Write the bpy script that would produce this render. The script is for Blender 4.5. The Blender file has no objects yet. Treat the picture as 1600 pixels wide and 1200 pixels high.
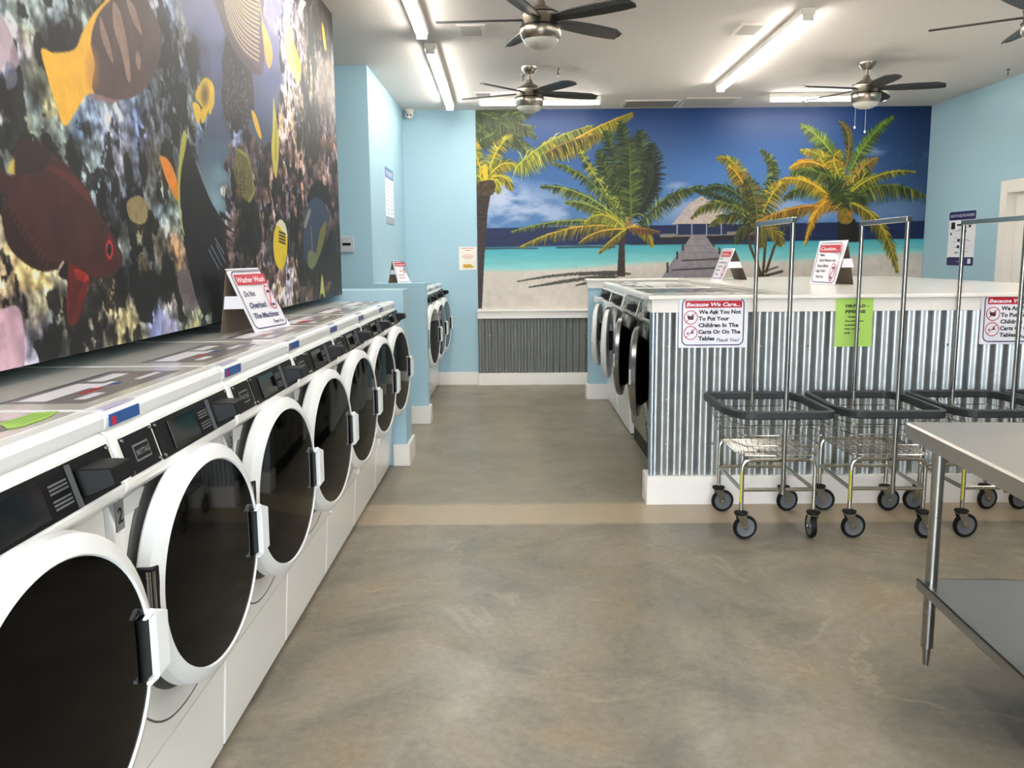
import bpy, bmesh, math, random
import numpy as np
from mathutils import Matrix, Vector

# ------------------------------------------------------------------ camera
SC = bpy.context.scene
COL = SC.collection
F, VX, VY, ROLL, CH = 1350.0, 803.7, 398.8, math.radians(-0.45), 1.457
_d = np.array([(VX - 800) / F, (600 - VY) / F, -1.0]); _d /= np.linalg.norm(_d)
_u = np.array([math.sin(ROLL), math.cos(ROLL), 0.0]); _u -= _d * _u.dot(_d); _u /= np.linalg.norm(_u)
_x = np.cross(_d, _u)
CM = np.stack([_x, _d, _u], axis=1)          # world -> camera rotation
cam = bpy.data.cameras.new('camera'); camo = bpy.data.objects.new('camera', cam)
COL.objects.link(camo)
m = Matrix([list(r) for r in CM.T]).to_4x4(); m.translation = (0, 0, CH)
camo.matrix_world = m
cam.sensor_width = 36.0; cam.lens = F / 1600 * 36.0; cam.clip_start = 0.05; cam.clip_end = 200
SC.camera = camo

def ray(px, py): return CM.T @ np.array([(px - 800) / F, (600 - py) / F, -1.0])

# ------------------------------------------------------------------ world and exposure
SC.view_settings.view_transform = 'Standard'; SC.view_settings.look = 'None'
SC.view_settings.gamma = 1.0; SC.view_settings.use_curve_mapping = False
SC.view_settings.exposure = 2.65
TUBE = 8.0
w = bpy.data.worlds.new('daylight'); SC.world = w; w.use_nodes = True
nt = w.node_tree; nt.nodes.clear()
tc = nt.nodes.new('ShaderNodeTexCoord'); sx = nt.nodes.new('ShaderNodeSeparateXYZ')
rp = nt.nodes.new('ShaderNodeValToRGB'); bg = nt.nodes.new('ShaderNodeBackground'); ow = nt.nodes.new('ShaderNodeOutputWorld')
mp = nt.nodes.new('ShaderNodeMapRange'); mp.inputs[1].default_value = -0.3; mp.inputs[2].default_value = 0.6
nt.links.new(tc.outputs['Generated'], sx.inputs[0]); nt.links.new(sx.outputs[2], mp.inputs[0])
nt.links.new(mp.outputs[0], rp.inputs[0]); nt.links.new(rp.outputs[0], bg.inputs[0]); nt.links.new(bg.outputs[0], ow.inputs[0])
e = rp.color_ramp.elements
e[0].position = 0.0; e[0].color = (.22, .21, .19, 1); e[1].position = 1.0; e[1].color = (.62, .80, 1.0, 1)
n = rp.color_ramp.elements.new(0.33); n.color = (.30, .30, .29, 1)
n = rp.color_ramp.elements.new(0.36); n.color = (.85, .92, 1.0, 1)
bg.inputs[1].default_value = 3.0

# ------------------------------------------------------------------ materials
def s2l(c):
    return tuple((v / 12.92 if v <= .04045 else ((v + .055) / 1.055) ** 2.4) for v in [x / 255 for x in c])
MATS = {}
def mat(name, rgb=(200, 200, 200), rough=.5, metal=0.0, noise=0.0, nscale=30, bump=0.0, bscale=80, coat=0.0, emit=0, spec=None, rvar=0.0, alpha=None):
    if name in MATS: return MATS[name]
    m = bpy.data.materials.new(name); m.use_nodes = True; t = m.node_tree
    b = t.nodes['Principled BSDF']; c = s2l(rgb) + (1,)
    b.inputs['Base Color'].default_value = c; b.inputs['Roughness'].default_value = rough
    b.inputs['Metallic'].default_value = metal
    if coat: b.inputs['Coat Weight'].default_value = coat; b.inputs['Coat Roughness'].default_value = .05
    if spec is not None: b.inputs['Specular IOR Level'].default_value = spec
    tcn = t.nodes.new('ShaderNodeTexCoord')
    nz = t.nodes.new('ShaderNodeTexNoise'); nz.inputs['Scale'].default_value = nscale; nz.inputs['Detail'].default_value = 4
    t.links.new(tcn.outputs['Object'], nz.inputs['Vector'])
    mr = t.nodes.new('ShaderNodeMapRange'); mr.inputs[3].default_value = 1 - max(noise, .01); mr.inputs[4].default_value = 1 + max(noise, .01)
    t.links.new(nz.outputs[0], mr.inputs[0])
    mx = t.nodes.new('ShaderNodeVectorMath'); mx.operation = 'SCALE'; mx.inputs[0].default_value = c[:3]
    t.links.new(mr.outputs[0], mx.inputs['Scale']); t.links.new(mx.outputs[0], b.inputs['Base Color'])
    if rvar:
        r2 = t.nodes.new('ShaderNodeMapRange'); r2.inputs[3].default_value = rough - rvar; r2.inputs[4].default_value = rough + rvar
        t.links.new(nz.outputs[0], r2.inputs[0]); t.links.new(r2.outputs[0], b.inputs['Roughness'])
    if bump:
        n2 = t.nodes.new('ShaderNodeTexNoise'); n2.inputs['Scale'].default_value = bscale
        t.links.new(tcn.outputs['Object'], n2.inputs['Vector'])
        bp = t.nodes.new('ShaderNodeBump'); bp.inputs['Strength'].default_value = bump; bp.inputs['Distance'].default_value = .004
        t.links.new(n2.outputs[0], bp.inputs['Height']); t.links.new(bp.outputs[0], b.inputs['Normal'])
    if emit:
        b.inputs['Emission Color'].default_value = c; b.inputs['Emission Strength'].default_value = emit
    MATS[name] = m; return m

blue = mat('blue_paint', (164, 197, 211), .55, noise=.015, nscale=3, bump=.08, bscale=220)
ceilm = mat('ceiling_paint', (214, 207, 201), .8, noise=.015, nscale=2, bump=.15, bscale=160)
trimm = mat('white_trim', (238, 232, 224), .4, noise=.01)
white = mat('white_enamel', (243, 242, 238), .22, coat=.35, noise=.01, nscale=4)
whited = mat('white_plastic', (229, 230, 228), .32, noise=.01)
lidm = mat('lid_top', (226, 221, 212), .16, coat=.4, noise=.015)
darkchase = mat('chase_grey', (70, 72, 72), .8)
black = mat('black_panel', (5, 5, 5), .42, spec=.16)
blackgl = mat('black_glass', (3, 3, 3), .05, noise=.05, spec=.15)
rubber = mat('black_rubber', (9, 9, 10), .6, spec=.3)
darkgrey = mat('dark_grey_recess', (74, 74, 72), .45)
display = mat('display_glass', (6, 9, 10), .08, spec=.25)
badge = mat('badge_silver', (150, 150, 150), .35, .8)
steel = mat('stainless', (168, 164, 156), .28, 1.0, noise=.04, nscale=8, rvar=.05)
steelt = mat('stainless_table', (196, 190, 184), .34, 1.0, noise=.05, nscale=5, rvar=.06)
steeld = mat('stainless_door', (150, 150, 148), .25, 1.0, noise=.03)
chrome = mat('chrome', (166, 164, 158), .2, 1.0)
zinc = mat('zinc_tube', (178, 174, 160), .25, 1.0, noise=.06)
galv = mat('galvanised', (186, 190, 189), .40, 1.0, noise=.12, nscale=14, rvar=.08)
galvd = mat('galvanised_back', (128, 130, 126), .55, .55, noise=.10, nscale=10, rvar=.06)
galvc = mat('galvanised_corner', (182, 196, 208), .35, 1.0, noise=.05)
bumper = mat('bumper_rubber', (44, 47, 49), .5, noise=.05)
wheelg = mat('wheel_grey', (104, 106, 108), .4)
fanb = mat('fan_blade', (30, 28, 27), .42, noise=.12, nscale=12)
nickel = mat('brushed_nickel', (158, 150, 138), .3, 1.0, noise=.05, nscale=20)
nickelm = mat('satin_cap', (150, 142, 130), .42, .7)
frost = mat('frosted_bowl', (196, 194, 187), .35)
signw = mat('sign_white', (238, 236, 242), .35)
signr = mat('sign_red', (190, 28, 44), .35)
signb = mat('sign_navy', (28, 32, 92), .35)
signk = mat('sign_black', (30, 30, 34), .4)
brownw = mat('sign_back', (112, 96, 82), .6)
green = mat('green_paper', (170, 208, 98), .7)
gstick = mat('green_sticker', (120, 170, 60), .4)
bstick = mat('blue_sticker', (38, 84, 150), .3)
platem = mat('plate_grey', (125, 126, 124), .35, .6)
decalg = mat('decal_grey', (128, 122, 120), .3, noise=.08, nscale=20)
decalk = mat('decal_dark', (58, 50, 72), .3)
yellow = mat('tag_yellow', (190, 184, 40), .5)
orange = mat('print_orange', (226, 140, 40), .5)
tube_on = mat('lamp_tube', (255, 250, 242), .5, emit=TUBE)

# ------------------------------------------------------------------ mesh builder
class MB:
    def __init__(s): s.v = []; s.f = []; s.m = []; s.s = []
    def add(s, vs, fs, mi=0, sm=False):
        o = len(s.v); s.v += [tuple(p) for p in vs]
        for f in fs: s.f.append([o + i for i in f]); s.m.append(mi); s.s.append(sm)
        return s
    def box(s, x0, x1, y0, y1, z0, z1, mi=0):
        v = [(x, y, z) for z in (z0, z1) for y in (y0, y1) for x in (x0, x1)]
        return s.add(v, [(0, 2, 3, 1), (4, 5, 7, 6), (0, 1, 5, 4), (2, 6, 7, 3), (0, 4, 6, 2), (1, 3, 7, 5)], mi)
    def prism(s, poly, a0, a1, ax='x', mi=0, sm=False):
        n = len(poly)
        def P(a, p):
            return (a, p[0], p[1]) if ax == 'x' else ((p[0], a, p[1]) if ax == 'y' else (p[0], p[1], a))
        v = [P(a0, p) for p in poly] + [P(a1, p) for p in poly]
        s.add(v, [(i, (i + 1) % n, n + (i + 1) % n, n + i) for i in range(n)], mi, sm)
        return s.add(v, [list(range(n))[::-1], list(range(n, 2 * n))], mi)
    def quad(s, a, b, c, d, mi=0): return s.add([a, b, c, d], [(0, 1, 2, 3)], mi)
    def tube(s, pts, r, n=8, closed=False, mi=0, caps=True):
        pts = [Vector(p) for p in pts]; k = len(pts)
        if k < 2: return s
        rs = r if isinstance(r, (list, tuple)) else [r] * k
        vs = []; N = None
        for i, p in enumerate(pts):
            if closed: t = pts[(i + 1) % k] - pts[i - 1]
            else: t = pts[min(i + 1, k - 1)] - pts[max(i - 1, 0)]
            t.normalize()
            if N is None:
                a = Vector((0, 0, 1)) if abs(t.z) < .9 else Vector((1, 0, 0)); N = t.cross(a).normalized()
            else:
                N = (N - t * N.dot(t)); N = N.normalized() if N.length > 1e-6 else t.orthogonal().normalized()
            B = t.cross(N)
            for j in range(n):
                a = 2 * math.pi * j / n; vs.append(p + (N * math.cos(a) + B * math.sin(a)) * rs[i])
        fs = []
        for i in range(k if closed else k - 1):
            i2 = (i + 1) % k
            for j in range(n): fs.append((i * n + j, i * n + (j + 1) % n, i2 * n + (j + 1) % n, i2 * n + j))
        s.add(vs, fs, mi, n > 4)
        if caps and not closed:
            s.add(vs[:n], [list(range(n))[::-1]], mi); s.add(vs[-n:], [list(range(n))], mi)
        return s
    def lathe(s, prof, c=(0, 0, 0), ax='z', n=32, mi=0, sm=True, sy=1.0, split=30):
        """prof: list of (r, h)"""
        def P(r, h, a):
            u, v = r * math.cos(a), r * math.sin(a) * sy
            q = (u, v, h) if ax == 'z' else ((u, h, v) if ax == 'y' else (h, u, v))
            return (c[0] + q[0], c[1] + q[1], c[2] + q[2])
        for i in range(len(prof) - 1):
            (r0, h0), (r1, h1) = prof[i], prof[i + 1]
            vs = [P(r0, h0, 2 * math.pi * j / n) for j in range(n)] + [P(r1, h1, 2 * math.pi * j / n) for j in range(n)]
            s.add(vs, [(j, (j + 1) % n, n + (j + 1) % n, n + j) for j in range(n)], mi, sm)
        return s
    def xf(s, M):
        s.v = [tuple(M @ Vector(p)) for p in s.v]; return s
    def merge(s, o, M=None, mi=None):
        vs = [tuple(M @ Vector(p)) for p in o.v] if M else o.v
        off = len(s.v); s.v += vs
        for f, m_, sm in zip(o.f, o.m, o.s): s.f.append([off + i for i in f]); s.m.append(m_ if mi is None else mi); s.s.append(sm)
        return s
    def build(s, name, mats, parent=None, bevel=0, seg=2, weld=True):
        me = bpy.data.meshes.new(name); me.from_pydata(s.v, [], s.f)
        if not isinstance(mats, (list, tuple)): mats = [mats]
        for q in mats: me.materials.append(q)
        me.polygons.foreach_set('material_index', s.m); me.polygons.foreach_set('use_smooth', s.s)
        bm = bmesh.new(); bm.from_mesh(me)
        if weld: bmesh.ops.remove_doubles(bm, verts=bm.verts, dist=1e-5)
        bmesh.ops.recalc_face_normals(bm, faces=bm.faces)
        for e in bm.edges:
            if len(e.link_faces) == 2 and e.calc_face_angle(0) > .6: e.smooth = False
        bm.to_mesh(me); bm.free()
        me.update()
        o = bpy.data.objects.new(name, me); COL.objects.link(o)
        if parent: o.parent = parent
        if bevel:
            b = o.modifiers.new('bevel', 'BEVEL'); b.width = bevel; b.segments = seg; b.limit_method = 'ANGLE'; b.angle_limit = math.radians(40)
            b.harden_normals = False
            for p in me.polygons: p.use_smooth = p.use_smooth
        return o

def tag(o, label, cat, group=None):
    o['label'] = label; o['category'] = cat
    if group: o['group'] = group
    return o
def thing(name, label, cat, loc=(0, 0, 0), rz=0, group=None):
    o = bpy.data.objects.new(name, None); COL.objects.link(o); o.empty_display_size = .05
    o.location = loc; o.rotation_euler = (0, 0, rz); return tag(o, label, cat, group)
def struct(name, mb, m, parent=None, bevel=0):
    o = mb.build(name, m, parent, bevel)
    if not parent: o['kind'] = 'structure'
    return o
def dup(root, loc, rz, label, group=None):
    r = root.copy(); COL.objects.link(r); r.location = loc; r.rotation_euler = (0, 0, rz); r['label'] = label
    if group: r['group'] = group
    def kids(a, b):
        for ch in list(a.children):
            c = ch.copy(); COL.objects.link(c); c.parent = b; kids(ch, c)
    kids(root, r); return r

_tc = {}
def text(s, size, bold=0.0, shear=0.0, align='LEFT', sx_=1.0):
    """returns an MB with flat lettering in the XY plane"""
    k = (s, size, bold, shear, align, sx_)
    cu = bpy.data.curves.new('t', 'FONT'); cu.body = s; cu.size = size; cu.offset = bold; cu.shear = shear
    cu.align_x = align; cu.resolution_u = 2; cu.extrude = 0
    o = bpy.data.objects.new('t', cu); COL.objects.link(o)
    dg = bpy.context.evaluated_depsgraph_get(); me = bpy.data.meshes.new_from_object(o.evaluated_get(dg))
    mb = MB(); mb.add([(v.co.x * sx_, v.co.y, 0) for v in me.vertices], [list(p.vertices) for p in me.polygons])
    bpy.data.objects.remove(o); bpy.data.curves.remove(cu); bpy.data.meshes.remove(me)
    return mb
def width(mb): return max(v[0] for v in mb.v) - min(v[0] for v in mb.v)
def fit_text(s, x, y, w, h, bold=0, shear=0):
    """text whose left is x, baseline y, cap height about h, width w"""
    t = text(s, 1.0, bold, shear); x0 = min(v[0] for v in t.v); ww = width(t)
    t.v = [(x + (v[0] - x0) * w / ww, y + v[1] * h / .72, 0) for v in t.v]
    return t
# ------------------------------------------------------------------ room shell
D = 9.754; ZC = 3.027; XR = 4.555
struct('floor', MB().box(-2.4, XR + .1, -2.5, D + .1, -.06, 0), None or mat('floor_tmp'))
struct('ceiling', MB().box(-2.4, XR + .1, -2.5, D + .1, ZC, ZC + .08), ceilm)
struct('wall_back', MB().box(-2.4, XR + .1, D, D + .12, 0, ZC), blue)
B1, B2 = 5.93, 7.463
struct('wall_left_chase', MB().box(-2.4, -1.60, -2.5, B1, 0, ZC), darkchase)
struct('wall_left_bulkhead', MB().box(-1.60, -1.184, -1.5, B1, 1.208, ZC), [blue])
struct('wall_left_nook', MB().box(-2.4, -2.3, B1, B2, 0, ZC), blue)
struct('wall_left_rear', MB().box(-2.4, -1.60, B2 + .14, D, 0, ZC), blue)
struct('wall_left_rear_bulkhead', MB().box(-2.3, -1.212, B2, B2 + .14, 1.228, ZC).box(-1.60, -1.212, B2 + .14, D, 1.208, ZC), blue)
# right wall with a door opening
DY0, DY1, DZ = 7.20, 8.16, 2.015
mb = MB(); mb.box(XR, XR + .12, -2.5, DY0, 0, ZC); mb.box(XR, XR + .12, DY1, D, 0, ZC); mb.box(XR, XR + .12, DY0, DY1, DZ, ZC)
struct('wall_right', mb, blue)
struct('reflection_block', MB().box(3.95, XR, -2.35, 6.0, 0, 2.15), mat('reflection_block_grey', (96, 98, 100), .35, .6))  # unseen grey block added so the corrugated metal has something dark to reflect
mb = MB(); mb.box(-2.4, XR + .1, -2.5, -2.4, 0, .25); mb.box(-2.4, XR + .1, -2.5, -2.4, 2.75, ZC); mb.box(1.5, XR + .1, -2.5, -2.4, .25, 2.75)  # unseen front wall, added and left open on one side to shape reflections
struct('wall_front_added', mb, blue)
mb = MB()
for x in (-2.35, -1.1, .15, 1.45): mb.box(x - .03, x + .03, -2.48, -2.42, .25, 2.75)
for z in (.28, 2.1, 2.72): mb.box(-2.38, 1.48, -2.47, -2.43, z - .03, z + .03)
struct('window_added', mb, trimm)  # frame of the added opening that lets daylight in behind the camera
d1 = struct('door_1', MB().box(XR + .07, XR + .11, DY0 + .03, DY1 - .03, .01, DZ - .03), trimm)
mb = MB(); mb.box(XR - .018, XR + .115, DY1 - .03, DY1 + .085, 0, DZ + .085); mb.box(XR - .018, XR + .115, DY0 - .085, DY0 + .03, 0, DZ + .085)
mb.box(XR - .018, XR + .115, DY0 + .03, DY1 - .03, DZ - .03, DZ + .085)
f1 = mb.build('door_frame', trimm, d1, .004)
mb = MB(); mb.tube([(XR + .07, DY0 + .1, 1.0), (XR + .02, DY0 + .1, 1.0), (XR + .02, DY0 + .2, 1.0)], .009)
mb.build('door_handle', nickel, d1)
# half walls on the left
hw1 = struct('wall_half_front', MB().box(-1.64, -.763, B1, 6.24, 0, 1.229), blue, bevel=.004)
hw2 = struct('wall_half_rear', MB().box(-2.3, -.765, B2, B2 + .14, 0, 1.228), blue, bevel=.004)
hw2['kind'] = 'structure'
mb = MB(); mb.box(-.858, -.743, B1 - .02, B1, 0, .155); mb.box(-.763, -.743, B1, 6.26, 0, .155); mb.box(-1.2, -.743, 6.24, 6.26, 0, .155)
struct('baseboard_half_front', mb, trimm, bevel=.003)
mb = MB(); mb.box(-2.2, -.743, B2 - .02, B2, 0, .155); mb.box(-.765, -.743, B2, B2 + .14, 0, .155)
struct('baseboard_half_rear', mb, trimm, bevel=.003)
struct('baseboard_back', MB().box(-1.23, -.415, D - .02, D, 0, .145), trimm, bevel=.003)
struct('baseboard_back_panel', MB().box(-.415, 4.535, D - .06, D, 0, .135), trimm, bevel=.003)
struct('baseboard_right', MB().box(XR - .02, XR, DY1 + .09, D - .06, 0, .135).box(XR - .02, XR, -2.4, DY0 - .09, 0, .135), trimm, bevel=.003)
def corrug(x0, x1, yc, z0, z1, amp, per=.0735, th=.004, n=12):
    mb = MB(); k = int((x1 - x0) / per * n); pf = []; 
    for i in range(k + 1):
        x = x0 + (x1 - x0) * i / k; pf.append((x, yc - amp * math.sin(2 * math.pi * (x - x0) / per)))
    v = [(p[0], p[1], z0) for p in pf] + [(p[0], p[1], z1) for p in pf]
    mb.add(v, [(i, i + 1, k + 2 + i, k + 1 + i) for i in range(k)], 0, True)
    v2 = [(p[0], p[1] + th, z0) for p in pf] + [(p[0], p[1] + th, z1) for p in pf]
    mb.add(v2, [(i, k + 1 + i, k + 2 + i, i + 1) for i in range(k)], 0, True)
    mb.add(v[k + 1:] + v2[k + 1:], [(i, i + 1, k + 2 + i, k + 1 + i) for i in range(k)], 0)
    return mb
mb = MB()
mb.merge(corrug(-.414, 4.53, D - .03, .135, .757, .009))
for x in np.arange(-.3, 4.4, .534):
    for z in (.30, .56): mb.lathe([(0, -.005), (.006, -.004), (.007, 0)], (x + .0167, D - .038, z), 'y', 8, 1)
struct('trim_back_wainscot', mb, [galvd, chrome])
mb = MB(); mb.box(-.42, XR - .001, D - .055, D, .755, .834); mb.box(-.42, XR - .001, D - .075, D, .834, .850)
struct('trim_back_rail', mb, trimm, bevel=.003)

# floor material
fm = bpy.data.materials.new('stained_concrete'); fm.use_nodes = True; t = fm.node_tree; L = t.links.new
b = t.nodes['Principled BSDF']; tcn = t.nodes.new('ShaderNodeTexCoord')
def noise(scale, det=6, dist=0, rough=.6, vec=None):
    q = t.nodes.new('ShaderNodeTexNoise'); q.inputs['Scale'].default_value = scale; q.inputs['Detail'].default_value = det
    q.inputs['Distortion'].default_value = dist; q.inputs['Roughness'].default_value = rough
    L(vec or tcn.outputs['Object'], q.inputs['Vector']); return q.outputs[0]
def ramp(inp, stops):
    r = t.nodes.new('ShaderNodeValToRGB'); L(inp, r.inputs[0]); el = r.color_ramp.elements
    for i, (p_, c_) in enumerate(stops):
        q = el[i] if i < 2 else el.new(p_)
        q.position = p_; q.color = c_ if len(c_) == 4 else tuple(c_) + (1,)
    return r.outputs[0]
def mixc(f, a, c2, mode='MIX'):
    q = t.nodes.new('ShaderNodeMix'); q.data_type = 'RGBA'; q.blend_type = mode
    for sock, val in ((q.inputs['Factor'], f), (q.inputs['A'], a), (q.inputs['B'], c2)):
        pass
    ins = [i for i in q.inputs if i.enabled]
    for sock, val in zip((q.inputs[0], q.inputs[6], q.inputs[7]), (f, a, c2)):
        if hasattr(val, 'is_linked') or hasattr(val, 'links'): L(val, sock)
        elif isinstance(val, (int, float)): sock.default_value = val
        else: sock.default_value = tuple(val) + (1,)
    return q.outputs[2]
base = ramp(noise(1.4, 9, .7, .68), [(.38, s2l((106, 101, 89))), (.62, s2l((143, 132, 116)))])
warm = ramp(noise(1.7, 8, 1.2), [(.48, (0, 0, 0)), (.66, (1, 1, 1))])
c1 = mixc(warm, base, s2l((136, 122, 100)))
vein = ramp(noise(1.3, 8, .9, .6), [(.47, (0, 0, 0)), (.5, (.8, .8, .8)), (.53, (0, 0, 0))])
vmask = ramp(noise(1.1, 3), [(.48, (0, 0, 0)), (.62, (.75, .75, .75))])
vv = t.nodes.new('ShaderNodeMath'); vv.operation = 'MULTIPLY'; L(vein, vv.inputs[0]); L(vmask, vv.inputs[1])
c2_ = mixc(vv.outputs[0], c1, s2l((164, 150, 126)))
fine = ramp(noise(30, 8, .4, .72), [(.3, (.78, .78, .77)), (.7, (1.12, 1.12, 1.12))])
c3_ = mixc(1.0, c2_, fine, 'MULTIPLY')
# tan band of bare concrete across the aisle, greyer polish beyond it
sp = t.nodes.new('ShaderNodeSeparateXYZ'); L(tcn.outputs['Object'], sp.inputs[0])
wob = t.nodes.new('ShaderNodeMath'); wob.operation = 'MULTIPLY_ADD'; L(noise(7, 3), wob.inputs[0]); wob.inputs[1].default_value = .05; L(sp.outputs[1], wob.inputs[2])
band = ramp(wob.outputs[0], [(0, (0, 0, 0)), (1, (0, 0, 0))])
mr = t.nodes.new('ShaderNodeMapRange'); L(wob.outputs[0], mr.inputs[0]); mr.inputs[1].default_value = 0; mr.inputs[2].default_value = 10
band = ramp(mr.outputs[0], [(0, (0, 0, 0)), (.4585, (0, 0, 0)), (.4605, (.8, .8, .8)), (.498, (.8, .8, .8)), (.501, (0, 0, 0))])
c4_ = mixc(band, c3_, s2l((174, 157, 130)))
far = ramp(mr.outputs[0], [(0, (0, 0, 0)), (.498, (0, 0, 0)), (.501, (.55, .55, .55))])
c5_ = mixc(far, c4_, s2l((138, 130, 112)))
L(c5_, b.inputs['Base Color'])
rr = ramp(noise(3, 5), [(.3, (.30, .30, .30)), (.7, (.46, .46, .46))]); L(rr, b.inputs['Roughness'])
bp = t.nodes.new('ShaderNodeBump'); bp.inputs['Strength'].default_value = .06; L(noise(25, 6), bp.inputs['Height']); L(bp.outputs[0], b.inputs['Normal'])
fo = bpy.data.objects['floor']; fo.data.materials.clear(); fo.data.materials.append(fm)

# ------------------------------------------------------------------ printed wall murals (colour stored on a fine grid)
def fbm(H, W, cell, seed, octv=4, aniso=(1, 1)):
    rs = np.random.RandomState(seed); out = np.zeros((H, W), np.float32); amp = 1; tot = 0
    for o in range(octv):
        cy, cx = max(cell * aniso[0], 1.5), max(cell * aniso[1], 1.5)
        gh, gw = int(H / cy) + 3, int(W / cx) + 3; g = rs.rand(gh, gw).astype(np.float32)
        y = np.arange(H) / cy; x = np.arange(W) / cx; yi = y.astype(int); xi = x.astype(int)
        fy = (y - yi)[:, None]; fx = (x - xi)[None]; fy = fy * fy * (3 - 2 * fy); fx = fx * fx * (3 - 2 * fx)
        a = g[yi][:, xi]; b_ = g[yi][:, xi + 1]; c_ = g[yi + 1][:, xi]; d_ = g[yi + 1][:, xi + 1]
        out += amp * ((a * (1 - fx) + b_ * fx) * (1 - fy) + (c_ * (1 - fx) + d_ * fx) * fy); tot += amp
        amp *= .55; cell /= 2
    return out / tot
def worley(H, W, cell, seed, aniso=(1, 1), warp=0):
    rs = np.random.RandomState(seed); cy, cx = cell * aniso[0], cell * aniso[1]
    gh, gw = int(H / cy) + 5, int(W / cx) + 5; jy = rs.rand(gh, gw); jx = rs.rand(gh, gw); idv = rs.rand(gh, gw)
    Y, X = np.mgrid[0:H, 0:W].astype(np.float32)
    if warp:
        X = X + (fbm(H, W, cell * 1.5, seed + 9) - .5) * warp * cell * 2; Y = Y + (fbm(H, W, cell * 1.5, seed + 19) - .5) * warp * cell * 2
    Y = np.clip(Y / cy + 1, 1, gh - 2); X = np.clip(X / cx + 1, 1, gw - 2); yi = Y.astype(int); xi = X.astype(int)
    best = np.full((H, W), 9., np.float32); bid = np.zeros((H, W), np.float32)
    for dy in (-1, 0, 1):
        for dx in (-1, 0, 1):
            a = np.clip(yi + dy, 0, gh - 1); c_ = np.clip(xi + dx, 0, gw - 1)
            dd = np.hypot(a + jy[a, c_] - Y, c_ + jx[a, c_] - X); m_ = dd < best
            best[m_] = dd[m_]; bid[m_] = idv[a, c_][m_]
    return best, bid

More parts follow.
